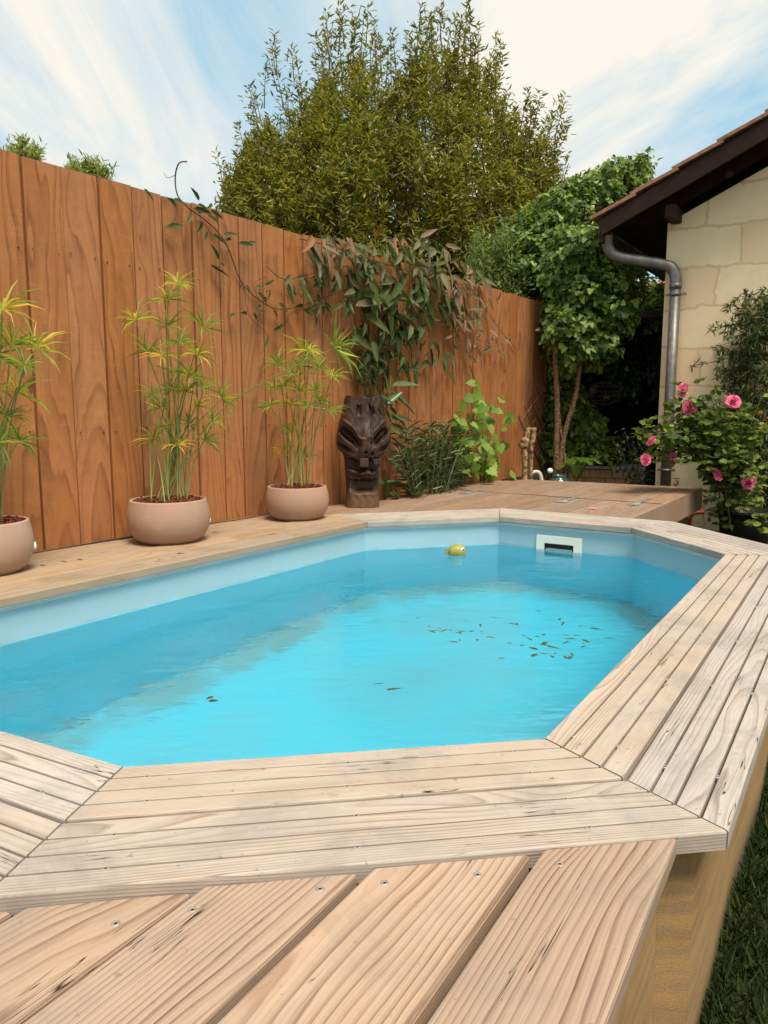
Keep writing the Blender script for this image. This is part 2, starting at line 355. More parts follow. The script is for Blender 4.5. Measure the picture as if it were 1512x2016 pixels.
# ================================================================== POOL
TH_C = .036; ZD = -.036; ZW = -.2; ZF = -1.32
m_liner, nt_, b_, o_ = newmat('pool_liner')
g_ = N(nt_, 'ShaderNodeNewGeometry'); sp_ = N(nt_, 'ShaderNodeSeparateXYZ'); LK(nt_, g_.outputs['Position'], sp_.inputs[0])
nn = NOISE(nt_, g_.outputs['Position'], 3., 4., .6)
sc = NOISE(nt_, CMB(nt_, M(nt_, 'MULTIPLY', sp_.outputs[0], 1.5), M(nt_, 'MULTIPLY', sp_.outputs[1], 1.5), M(nt_, 'MULTIPLY', sp_.outputs[2], 60.)), 1., 3.)
dry = MIX(nt_, nn, (.27, .45, .53), (.32, .50, .58)); under_lit = MIX(nt_, nn, (.13, .73, .92), (.16, .77, .94))  # below water: brighter turquoise stands in for water tint and missing light
wl = MR(nt_, M(nt_, 'ADD', sp_.outputs[2], M(nt_, 'MULTIPLY', nn, .008)), ZW+.0, ZW+.012)
cc_ = MIX(nt_, wl, under_lit, dry)
cc_ = MIX(nt_, M(nt_, 'MULTIPLY', MR(nt_, sc, .45, .8), .35), cc_, (.36, .42, .42))
sm_ = M(nt_, 'MULTIPLY', MR(nt_, M(nt_, 'ABSOLUTE', M(nt_, 'SUBTRACT', sp_.outputs[2], ZW+.008)), .010, .0, 0., 1.), MR(nt_, NOISE(nt_, g_.outputs['Position'], 9., 4.), .4, .65))
cc_ = MIX(nt_, M(nt_, 'MULTIPLY', sm_, .5), cc_, (.20, .21, .14))
LK(nt_, cc_, b_.inputs['Base Color']); b_.inputs['Roughness'].default_value = .35; b_.inputs['Specular IOR Level'].default_value = .4

pool = empty('swimming_pool', (.4, 3.3, 0), 'octagonal garden pool with pale blue liner and weathered grooved wooden coping', 'swimming pool')
for ri, (s0, s1) in enumerate(((0., .202), (.212, .415))):
    for i in range(8):
        p = OCT[i]; q = OCT[(i+1) % 8]; L = np.linalg.norm(q-p); d = (q-p)/L; n = np.array([d[1], -d[0]])
        pm, qm = offset_oct(.415)[i], offset_oct(.415)[(i+1) % 8]
        k0 = (pm-p)@d/.415; k1 = (qm-p)@d-L; k1 /= .415
        jig = random.uniform(-.0015, .0015)
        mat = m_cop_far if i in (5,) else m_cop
        mb = MB(); board(mb, V3((*p, jig)), V3(d), V3(n), gprofile(s0, s1, 0, TH_C), lambda s, k0=k0: s*k0+.0025, lambda s, k1=k1, L=L: L+s*k1-.0025, (s0+s1)/2)
        ob = mb.build('coping_board', mat, pool)
        # screws down in the grooves
        if i in (7, 0, 1, 2, 3):
            sm = None
            for gi in (1, 3):
                sg = s0+(s1-s0)*gi/4
                nsc = 6 if i == 1 else 3
                for k in range(nsc):
                    t = .07+(L-.14)*k/(nsc-1)+random.uniform(-.02, .02) + (k0*s0 if k == 0 else 0)*.6
                    c = p+d*t+n*sg
                    screw(c, jig-.0016, ob, .0066)
# liner wall and floor
inn = offset_oct(.028)
mb = MB(); n8 = 8
zs = [-.042, -.05, -.12, ZW, -.5, -1.0, ZF]
V = [(x, y, z) for z in zs for x, y in inn]
mb.add(V, [(i*8+j, i*8+(j+1) % 8, (i+1)*8+(j+1) % 8, (i+1)*8+j) for i in range(len(zs)-1) for j in range(8)])
mb.add([(x, y, ZF) for x, y in inn], [tuple(range(8))])
mb.build('liner', m_liner, pool)
# white liner rail
mb = MB(); o1 = offset_oct(.0255); o2 = offset_oct(.028)
for zt, zb in ((-.046, -.052), (-.056, -.059)):
    V = [(x, y, z) for z in (zt, zb) for x, y in o1]+[(x, y, z) for z in (zt, zb) for x, y in o2]
    F = []
    for j in range(8):
        k = (j+1) % 8; F += [(j, k, 8+k, 8+j), (16+j, 16+k, k, j), (8+j, 8+k, 24+k, 24+j)]
    mb.add(V, F)
mb.build('liner_rail', plain('rail_white', (.8, .8, .78), .4), pool)
# outer timber wall of the pool
m_wall, nt_, b_, o_ = newmat('pool_wall_timber')
g_ = N(nt_, 'ShaderNodeAttribute', attribute_name='bl'); sp_ = N(nt_, 'ShaderNodeSeparateXYZ'); LK(nt_, g_.outputs['Vector'], sp_.inputs[0])
a_, c_, d_ = sp_.outputs
w_ = NOISE(nt_, CMB(nt_, M(nt_, 'MULTIPLY', a_, 2.), M(nt_, 'MULTIPLY', c_, 5.), 0.), 1., 4., .6)
st = NOISE(nt_, CMB(nt_, M(nt_, 'MULTIPLY', a_, 1.2), M(nt_, 'ADD', M(nt_, 'MULTIPLY', c_, 42.), M(nt_, 'MULTIPLY', w_, 7.)), 0.), 1., 4., .55)
sp2 = NOISE(nt_, CMB(nt_, M(nt_, 'MULTIPLY', a_, 190.), M(nt_, 'MULTIPLY', c_, 260.), 0.), 1., 2., .6)
col = MIX(nt_, MR(nt_, st, .35, .65, 0, 1, True), (.36, .215, .08), (.27, .175, .09))
col = MIX(nt_, M(nt_, 'MULTIPLY', MR(nt_, w_, .5, .75, 0, 1, True), .7), col, (.20, .10, .022))
col = MIX(nt_, M(nt_, 'MULTIPLY', MR(nt_, sp2, .58, .72), .55), col, (.10, .06, .03))
col = MIX(nt_, M(nt_, 'MULTIPLY', MR(nt_, sp2, .42, .28), .45), col, (.48, .36, .2))
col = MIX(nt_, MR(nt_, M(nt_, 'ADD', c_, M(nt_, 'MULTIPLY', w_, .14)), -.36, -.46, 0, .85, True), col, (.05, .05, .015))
LK(nt_, col, b_.inputs['Base Color']); b_.inputs['Roughness'].default_value = .8
LK(nt_, BUMP(nt_, M(nt_, 'ADD', sp2, st), .35, .0018), b_.inputs['Normal'])
def wallbox(mb, p, q, thick, z0, z1):
    d = (q-p); L = np.linalg.norm(d); d /= L; n = np.array([d[1], -d[0]])
    k = 10; V = []; Bv = []
    for i in range(k+1):
        for s, z in ((0, z0), (0, z1), (-thick, z1), (-thick, z0)):
            w = .006*math.sin(i*1.9+z*9) if s == 0 else 0
            r = p+d*L*i/k+n*(s+w); V.append((r[0], r[1], z)); Bv.append((L*i/k+p[0], z, 0))
    F = [(i*4+j, (i+1)*4+j, (i+1)*4+(j+1) % 4, i*4+(j+1) % 4) for i in range(k) for j in range(4)]+[(0, 1, 2, 3), (k*4+3, k*4+2, k*4+1, k*4)]
    mb.add(V, F, bl=Bv)
ow = offset_oct(.36)
mb = MB()
for i in range(8):
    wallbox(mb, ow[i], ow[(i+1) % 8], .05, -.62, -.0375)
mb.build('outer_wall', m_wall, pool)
# skimmer set in the far wall between D and E
dDE = (inn[4]-inn[3]); LDE = np.linalg.norm(dDE); dDE /= LDE; nDE = np.array([dDE[1], -dDE[0]]); nin = -nDE
def onDE(u, v): return hit(u, v, (*inn[3], 0), (*nDE, 0))
sa = onDE(1147, 1059); sb_ = onDE(1058, 1053)
zt = (sa[2]+sb_[2])/2; sa = sa[:2]; sb_ = sb_[:2]; wS = np.linalg.norm(sb_-sa)
m_pl = plain('skimmer_plastic', (.72, .72, .66), .35, 0, .05)
sk = empty('skimmer', (*(sa+sb_)/2, zt-.08), None, None)
sk.parent = pool; sk.location = sk.location-pool.location
ax = np.array([[*dDE, 0], [*nin, 0], [0, 0, 1]]); cS = (sa+sb_)/2
def fr(mb, x0, x1, z0, z1, y0=.0, y1=.016):
    c = cS+dDE*(x0+x1)/2+nin*(y0+y1)/2; mb.box((c[0], c[1], (z0+z1)/2), ((x1-x0)/2, (y1-y0)/2, (z1-z0)/2), ax)
h2 = wS/2; hb = zt-.20
bpy.data.objects.remove(sk)
mb = MB(); q = .048; zo = zt-.052; zo2 = zt-.115
V = []
# frame as one ring prism with rounded look
ring = [(-h2, hb), (h2, hb), (h2, zt), (-h2, zt)]; hole_ = [(-h2+.055, zo2), (h2-.055, zo2), (h2-.055, zo), (-h2+.055, zo)]
for y in (0., .018):
    for x, z in ring+hole_:
        c = cS+dDE*x+nin*y; V.append((c[0], c[1], z))
F = []
for j in range(4):
    k = (j+1) % 4
    F += [(8+j, 8+k, 12+k, 12+j), (j, 4+j, 4+k, k), (j, k, 8+k, 8+j), (4+j, 12+j, 12+k, 4+k)]
mb.add(V, F); skim = mb.build('skimmer', m_pl, pool, bevel=.003)
mb = MB(); fr(mb, -h2+.05, h2-.05, zo2-.01, zo+.006, .002, .004); mb.build('throat_shade', m_dark, skim)  # flat near-black panel stands in for the shaded opening
mb = MB(); V = []
c0 = [(-h2+.055, zo2, .0045), (h2-.055, zo2, .0045), (h2-.07, zo2+.03, .006), (-h2+.07, zo2+.03, .006)]
for x, z, y in c0:
    c = cS+dDE*x+nin*y; V.append((c[0], c[1], z))
mb.add(V, [(0, 1, 2, 3)]); mb.build('weir_flap', plain('flap_plastic', (.22, .36, .42), .4), skim)
# water inlet
ri = onDE(905, 1075)
# sediment washed along the foot of the walls
m_sed, nt_, b_, o_ = newmat('sediment')
g_ = N(nt_, 'ShaderNodeAttribute', attribute_name='bl'); sp_ = N(nt_, 'ShaderNodeSeparateXYZ'); LK(nt_, g_.outputs['Vector'], sp_.inputs[0])
ge = N(nt_, 'ShaderNodeNewGeometry')
sn = NOISE(nt_, ge.outputs['Position'], 2.2, 4., .55, .3)
al = MR(nt_, M(nt_, 'ADD', sp_.outputs[1], M(nt_, 'MULTIPLY', M(nt_, 'SUBTRACT', sn, .5), 1.6)), .35, .75, 0., 1., True)
LK(nt_, M(nt_, 'MULTIPLY', al, .38), b_.inputs['Alpha']); b_.inputs['Base Color'].default_value = (.40, .52, .46, 1); b_.inputs['Roughness'].default_value = .9
mb = MB(); ia = offset_oct(.026); ib = offset_oct(-.30); ic = offset_oct(-.13)
V = [(x, y, ZF+.05) for x, y in ia]+[(x, y, ZF+.006) for x, y in ic]+[(x, y, ZF+.004) for x, y in ib]
Bv = [(0, .75, 0)]*8+[(0, .6, 0)]*8+[(0, -.1, 0)]*8
sel = [2, 3, 4, 5]
F = []
for j in sel:
    k = (j+1) % 8; F += [(j, k, 8+k, 8+j), (8+j, 8+k, 16+k, 16+j)]
mb.add(V, F, bl=Bv); tag(mb.build('sediment', m_sed), kind='stuff')
# water
m_wat, nt_, b_, o_ = newmat('pool_water'); nt_.nodes.remove(b_)
ge = N(nt_, 'ShaderNodeNewGeometry'); mpn = N(nt_, 'ShaderNodeMapping'); mpn.inputs['Scale'].default_value = (1., 2.2, 1.); mpn.inputs['Rotation'].default_value = (0, 0, R(12)); LK(nt_, ge.outputs['Position'], mpn.inputs[0])
wa = NOISE(nt_, mpn.outputs[0], 5., 2., .5, .3); wb = NOISE(nt_, mpn.outputs[0], 22., 2., .5, .4)
hh = M(nt_, 'ADD', M(nt_, 'MULTIPLY', wa, 1.), M(nt_, 'MULTIPLY', wb, .16))
bp = BUMP(nt_, hh, .5, .012)
rf = N(nt_, 'ShaderNodeBsdfRefraction', _IOR=1.33, _Roughness=0.); rf.inputs[0].default_value = (.86, .958, .985, 1); LK(nt_, bp, rf.inputs['Normal'])
gl = N(nt_, 'ShaderNodeBsdfGlossy', _Roughness=.015); LK(nt_, bp, gl.inputs['Normal'])
fr_ = N(nt_, 'ShaderNodeFresnel', _IOR=1.33); LK(nt_, bp, fr_.inputs['Normal'])
mx = N(nt_, 'ShaderNodeMixShader'); LK(nt_, fr_.outputs[0], mx.inputs[0]); LK(nt_, rf.outputs[0], mx.inputs[1]); LK(nt_, gl.outputs[0], mx.inputs[2]); LK(nt_, mx.outputs[0], o_.inputs[0])
mb = MB(); iw = offset_oct(.0275); mb.add([(x, y, ZW) for x, y in iw], [tuple(range(8))]); tag(mb.build('water', m_wat), kind='structure')

# ================================================================== DECK, near
dk = empty('wooden_deck', (.1, .9, ZD), 'pale planed decking of wide boards set diagonally against the pool coping in the foreground', 'deck')
ln = [((1341, 1643), (1198, 2016)), ((1056, 1672), (831, 2016)), ((715, 1712), (405, 2016)), ((360, 1765), (10, 2016)), None]
ang = R(59); dd_ = np.array([math.cos(ang), math.sin(ang)]); nn_ = np.array([dd_[1], -dd_[0]])    # n to the right
edges = [.198, .407, .637, .845, 1.055, 1.262, 1.47]
o415 = offset_oct(.4175)
gapw = [.018, .020, .014, .014, .014, .014]
tops = [-.004, -.010, -.016, -.024, -.028, -.028]
scp = [[(1102, 1701)], [(940, 1722), (757, 1738)], [(630, 1750), (379, 1791)], [(228, 1818)], [], []]
for k in range(6):
    hi = -edges[k]; lo = -edges[k+1]+gapw[k]           # offsets along nn_ (to the right)
    s0, s1 = lo, hi; wm = (s0+s1)/2
    # far end cut: meets the outer line of coping side A-B (or H-A)
    def tend(s):
        p0 = nn_*s; best = -9
        for a, b in ((o415[0], o415[1]), (o415[7], o415[0])):
            e = b-a; t = np.cross(a-p0, e)/np.cross(dd_, e)
            best = max(best, t)
        return best+.03                                       # boards run on under the raised coping edge
    r = .006; top = tops[k]; th = .034
    a_, b_ = o415[0], o415[1]
    pr = [(s0, top-th), (s1, top-th), (s1, top-r), (s1-r*.3, top-r*.3), (s1-r, top)]
    for j in range(1, 5): pr.append((s1+(s0-s1)*j/5, top))
    pr += [(s0+r, top), (s0+r*.3, top-r*.3), (s0, top-r)]
    mb = MB(); board(mb, V3((0, 0, 0)), V3(dd_), V3(nn_), pr, lambda s: -.6, lambda s, tend=tend: tend(s)-.03-.0015, wm, zc=top)
    ob = mb.build('deck_board', m_deck, dk)
    for u, v in scp[k]:
        c = P(u, v, top)
        screw(c, top, ob)
# joists and side cladding
mb = MB(); p0 = nn_*(-.198-.035); a = p0+dd_*-.6
e = o415[1]-o415[0]; tE = np.cross(o415[0]-p0, e)/np.cross(dd_, e)
q_ = offset_oct(.36); e2 = q_[1]-q_[0]; tE = np.cross(q_[0]-p0, e2)/np.cross(dd_, e2)
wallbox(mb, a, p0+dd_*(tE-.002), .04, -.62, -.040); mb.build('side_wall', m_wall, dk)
mb = MB()
for t in (-.3, .1, .55, 1.0):
    c = dd_*t+nn_*-.85; mb.box((c[0], c[1], -.12), (.03, .58, .055), [[*dd_, 0], [*nn_, 0], [0, 0, 1]])
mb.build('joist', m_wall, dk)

# ================================================================== DECK along the fence and beyond
aF = R(55.2); dF = np.array([math.cos(aF), math.sin(aF)]); nF = np.array([dF[1], -dF[0]])   # nF points to pool
bF = P(252, 1068, ZD)[:2]                                                             # a point at the fence foot
def onF(u, v, off=0.): return hit(u, v, (*(bF+nF*off), 0), (*nF, 0))
fd = empty('fence_side_deck', (-1.2, 4.3, ZD), 'stained grooved decking strip the terracotta pots stand on, between pool and fence', 'deck')
# boards parallel to the pool side F-G, from coping to fence
p = OCT[5]; d5 = (OCT[6]-OCT[5]); L5 = np.linalg.norm(d5); d5 /= L5; n5 = np.array([d5[1], -d5[0]])
def clip_boards(par, p, d, n, s_start, s_end, width, gap, tmin, tmax, mat, grooves, inside, top, name='deck_board', th=.03):
    s = s_start
    while s < s_end:
        s2 = min(s+width, s_end)
        # longest run inside the wanted area, sampled on both edges
        ts = np.linspace(tmin, tmax, 240)
        def ends(sv):
            ok = [t for t in ts if inside(p+d*t+n*sv)]
            return (min(ok), max(ok)) if ok else None
        e0, e1 = ends(s+.002), ends(s2-gap-.002)
        if e0 or e1:
            e0 = e0 or e1; e1 = e1 or e0
            w = s2-gap-s
            if w > .02:
                mb = MB(); k0 = (e1[0]-e0[0])/w; k1 = (e1[1]-e0[1])/w
                board(mb, V3((*p, random.uniform(-.001, .001))), V3(d), V3(n), gprofile(s, s2-gap, top, th, grooves), lambda t, s=s, e0=e0, k0=k0: e0[0]+(t-s)*k0, lambda t, s=s, e0=e0, k1=k1: e0[1]+(t-s)*k1, (s+s2)/2)
                mb.build(name, mat, par)
        s = s2
def in_poly(poly):
    def f(q):
        c = False; n_ = len(poly)
        for i in range(n_):
            a, b = poly[i], poly[i-1]
            if (a[1] > q[1]) != (b[1] > q[1]) and q[0] < (b[0]-a[0])*(q[1]-a[1])/(b[1]-a[1])+a[0]: c = not c
        return c
    return f
# region: outside of coping, inside fence, behind the miter line at F
oO = offset_oct(.4185)
Fo, Go = oO[5], oO[6]
fa = bF+nF*.012-dF*2.6; fb_ = bF+dF*1.35+nF*.012
clip_boards(fd, p, d5, n5, .4185, 1.1, .15, .005, -.8, 3.6, m_cop_far, 4, in_poly([Fo, fb_+dF*0., fa, Go]), -.004)
# far deck (raised lid with hinges)
far = empty('hinged_deck', (1.9, 6.6, ZD), 'reddish brown raised deck with three steel strap hinges, beyond the far end of the pool', 'deck')
X1 = P(1242, 1020, -.02)[:2]; X2 = P(1377, 962, -.02)[:2]; X3 = P(1031, 945, -.02)[:2]
dR = (X2-X1)/np.linalg.norm(X2-X1); nR = np.array([dR[1], -dR[0]])
Fl = bF+nF*.07
leftA = bF+dF*1.36+nF*.012; leftB = bF+dF*2.45+nF*.012
polyD = [oO[5], oO[4], oO[3], X1+dR*-.6, X1, X2, X3, leftB+dF*2.3+nF*.22, leftB+nF*.02, leftA]
# clip against coping: X1 edge starts at coping outer line
ip = in_poly([oO[5], oO[4], oO[3]+(oO[4]-oO[3])*.02, X1, X2, X3, leftB+dF*1.9+nF*.2, leftB+nF*.05, leftA])
w = (X1-bF)@nR
# split the boards at the hinge line
hA = P(930, 968, -.02)[:2]; hB = P(1252, 991, -.02)[:2]; hd = (hB-hA)/np.linalg.norm(hB-hA)
side = lambda q: np.cross(hd, q-hA)
smax = 0.
clip_boards(far, X1, dR, -nR, .0, 2.9, .155, .008, -1.4, 4.2, m_fdeck, 0, lambda q: ip(q) and side(q) > .004, -.010)
clip_boards(far, X1, dR, -nR, .0, 2.9, .155, .008, -1.4, 4.2, m_fdeck, 0, lambda q: ip(q) and side(q) < -.004, -.012)
# fascia on the right side
mb = MB(); zc = -.045
for s0_, s1_ in ((-.35, .62), (.625, np.linalg.norm(X2-X1))):
    board(mb, V3((*X1, -.045)), V3(dR), V3((0, 0, 1)) if False else V3(nR), [(0.002, -.165), (.03, -.165), (.03, .034), (.002, .034)], lambda s, a=s0_: a, lambda s, a=s1_: a, 0)
f_ = mb.build('fascia', m_fdeck, far)
mb = MB(); Lx = np.linalg.norm(X3-X2); dX = (X3-X2)/Lx; nX = np.array([dX[1], -dX[0]])
board(mb, V3((*X2, -.045)), V3(dX), V3(nX), [(0.002, -.165), (.03, -.165), (.03, .03), (.002, .03)], lambda s: 0, lambda s: Lx, 0); mb.build('rear_fascia', m_fdeck, far)
mb = MB()
for t in (.9, 2.1):
    mb = MB(); c = X1+dR*t-nR*.12; mb.box((c[0], c[1], -.38), (.22, .035, .165), [[*dR, 0], [*nR, 0], [0, 0, 1]])
    mb.build('support', m_wall, far)
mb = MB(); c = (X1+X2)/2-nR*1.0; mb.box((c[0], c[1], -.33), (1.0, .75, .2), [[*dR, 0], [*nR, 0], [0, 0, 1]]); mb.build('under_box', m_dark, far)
# hinges
m_zinc = plain('zinc_plate', (.55, .53, .5), .4, .7, .2, 30)
for (u0, v0), (u1, v1) in (((908, 970), (965, 962)), ((1100, 987), (1140, 978)), ((1240, 992), (1285, 981))):
    a = P(u0, v0, -.004)[:2]; b = P(u1, v1, -.004)[:2]; c = (a+b)/2; L_ = np.linalg.norm(b-a)
    mb = MB(); mb.box((c[0], c[1], -.0065), (L_/2, .019, .0025), [[*dR, 0], [*nR, 0], [0, 0, 1]])
    mb.box((*(c-dR*L_*.5), -.0062), (.028, .045, .0025), [[*dR, 0], [*nR, 0], [0, 0, 1]])
    mb.tube([(*(c-dR*L_*.42+nR*s), -.002) for s in (-.045, 0, .045)], .006, 8)
    hg = mb.build('strap_hinge', m_zinc, far, bevel=.0008)
    for t in (-.15, .1, .35):
        sc_ = MB(); q = c+dR*L_*t; sc_.lathe([(.0001, .001), (.004, .001), (.006, -.001)], (*q, -.0035), 10); sc_.build('bolt', m_dark, hg)

# ================================================================== FENCE
fence = empty('wooden_fence', (*bF, ZD), 'tall orange-brown stained fence of wide vertical boards behind the pots', 'fence')
FT = 1.986; FB = -.05
bounds = [-.735, -.517, -.301, -.079, .137, .35, .569, .79, .967]
while bounds[-1] < 6.40: bounds.append(bounds[-1]+random.uniform(.195, .225))
bounds[-1] = 6.60
bounds = [bounds[0]-.215*k for k in range(14, 0, -1)]+bounds
mb = MB()
for k in range(len(bounds)-1):
    SEED[0] += 1; w = bounds[k+1]-bounds[k]-.009-random.random()*.004; c0 = bounds[k]+.003; lean = random.uniform(-.004, .004); off = random.uniform(-.005, .003); twist = random.uniform(-.004, .004)
    top = FT+random.uniform(-.006, .006); V = []; Bv = []; ns = 8
    for i in range(ns+1):
        z = FB+(top-FB)*i/ns
        for s, y in ((0.003, 0), (w-.003, 0), (w, -.003), (w, -.022), (0, -.022), (0, -.003)):
            q = bF+dF*(c0+s+lean*i/ns)+nF*(y+off+twist*(s/w-.5)*i/ns); V.append((*q, z)); Bv.append((z+SEED[0]*1.7, s-w/2, y+SEED[0]*10))
    F = [(i*6+j, i*6+(j+1) % 6, (i+1)*6+(j+1) % 6, (i+1)*6+j) for i in range(ns) for j in range(6)]+[(5, 4, 3, 2, 1, 0), tuple(ns*6+j for j in range(6))]
    mb.add(V, F, bl=Bv)
for b0 in bounds[1:-1]:
    q = bF+dF*b0-nF*.0265; SEED[0] += 1; mb.box((q[0], q[1], (FT-.03+FB)/2), (.018, .003, (FT-.03-FB)/2), [[*dF, 0], [*nF, 0], [0, 0, 1]])
mb.build('board_panel', m_fence, fence)
mb = MB()
for z in (.25, 1.05, 1.7):
    for (a_, b_) in ((-3.7, 6.58),):
        c = bF+dF*(a_+b_)/2-nF*.05; mb.box((c[0], c[1], z), ((b_-a_)/2, .022, .04), [[*dF, 0], [*nF, 0], [0, 0, 1]])
mb.build('rail', m_fence, fence)
for t in (-3, -1.2, .6, 2.4, 4.2, 6.45):
    mb = MB(); c = bF+dF*t-nF*.11; mb.box((c[0], c[1], .69), (.045, .035, 1.24), [[*dF, 0], [*nF, 0], [0, 0, 1]]); mb.build('post', m_fence, fence)
mb = MB(); k = 0
for b0 in bounds[12:-1]:
    for z in (1.55, .62):
        for s in (.03, .175):
            q = bF+dF*(b0+s)+nF*.0012; zz = z+random.uniform(-.012, .012)
            mb.box((q[0], q[1], zz), (.0033, .0036, .0033), [[*dF, 0], [*nF, 0], [0, 0, 1]])
mb.build('nail_heads', plain('nail', (.10, .07, .05), .5, .5, .2, 200), fence, bevel=.001)
# black hose along the fence foot
mb = MB(); pts = []
for i, (t, o, z) in enumerate(((-1.2, .025, -.018), (-.9, .03, -.018), (-.5, .02, -.018), (-.1, .03, -.012), (.15, .045, -.01), (.5, .02, -.016), (.9, .03, -.018), (1.25, .02, -.018), (1.6, .03, -.018))):
    q = bF+dF*t+nF*o; pts.append((*q, z+.01))
mb.tube(smooth_path(pts), .008, 8); tag(mb.build('hose', plain('black_rubber', (.015, .014, .013), .5)), 'black irrigation hose lying along the foot of the wooden fence', 'hose')

# ================================================================== POTS WITH PAPYRUS
def terracotta(name, a, b):
    m, nt, bs, o = newmat(name); tcn = N(nt, 'ShaderNodeTexCoord'); sp = N(nt, 'ShaderNodeSeparateXYZ'); LK(nt, tcn.outputs['Object'], sp.inputs[0])
    n1 = NOISE(nt, tcn.outputs['Object'], 7., 5., .6); n2 = NOISE(nt, tcn.outputs['Object'], 2.4, 4., .6, .4)
    bands = NOISE(nt, CMB(nt, 0., 0., M(nt, 'MULTIPLY', sp.outputs[2], 60.)), 1., 3.)
    c = MIX(nt, MR(nt, n2, .35, .65, 0, 1, True), a, b)
    c = MIX(nt, M(nt, 'MULTIPLY', MR(nt, n1, .55, .75), .35), c, (.60, .50, .42))
    c = MIX(nt, M(nt, 'MULTIPLY', bands, .25), c, (.24, .13, .08))
    LK(nt, c, bs.inputs['Base Color']); bs.inputs['Roughness'].default_value = .62; bs.inputs['Specular IOR Level'].default_value = .35
    LK(nt, BUMP(nt, M(nt, 'ADD', M(nt, 'MULTIPLY', bands, .6), n1), .3, .002), bs.inputs['Normal']); return m
m_ter = terracotta('terracotta', (.43, .26, .175), (.39, .265, .20)); m_ter2 = terracotta('terracotta_bloomed', (.42, .27, .19), (.48, .36, .28))
m_lava = plain('lava_gravel', (.13, .035, .02), .9, 0, .6, 60., .8, .2)
m_pap = leafmat('papyrus_leaf', [(0, (.12, .20, .035)), (.5, (.26, .36, .07)), (.75, (.46, .46, .08)), (1, (.72, .45, .12))], .5, .4)
m_stem, nt_, b_, o_ = newmat('papyrus_stem')
tcn = N(nt_, 'ShaderNodeNewGeometry'); sp_ = N(nt_, 'ShaderNodeSeparateXYZ'); LK(nt_, tcn.outputs['Position'], sp_.inputs[0])
LK(nt_, MIX(nt_, MR(nt_, M(nt_, 'ADD', sp_.outputs[2], M(nt_, 'MULTIPLY', NOISE(nt_, tcn.outputs['Position'], 20.), .2)), .22, .6), (.40, .40, .15), (.14, .20, .04)), b_.inputs['Base Color']); b_.inputs['Roughness'].default_value = .5
def pot_prof(r, h):
    o = [(.0001, 0), (.60*r, 0), (.70*r, .02*h), (.86*r, .14*h), (.96*r, .32*h), (1.0*r, .52*h), (.995*r, .68*h), (.965*r, .85*h), (.93*r, .97*h), (.925*r, .99*h), (.91*r, 1.0*h), (.865*r, 1.0*h), (.855*r, .99*h), (.86*r, .8*h), (.3*r, .75*h), (.0001, .75*h)]
    return o
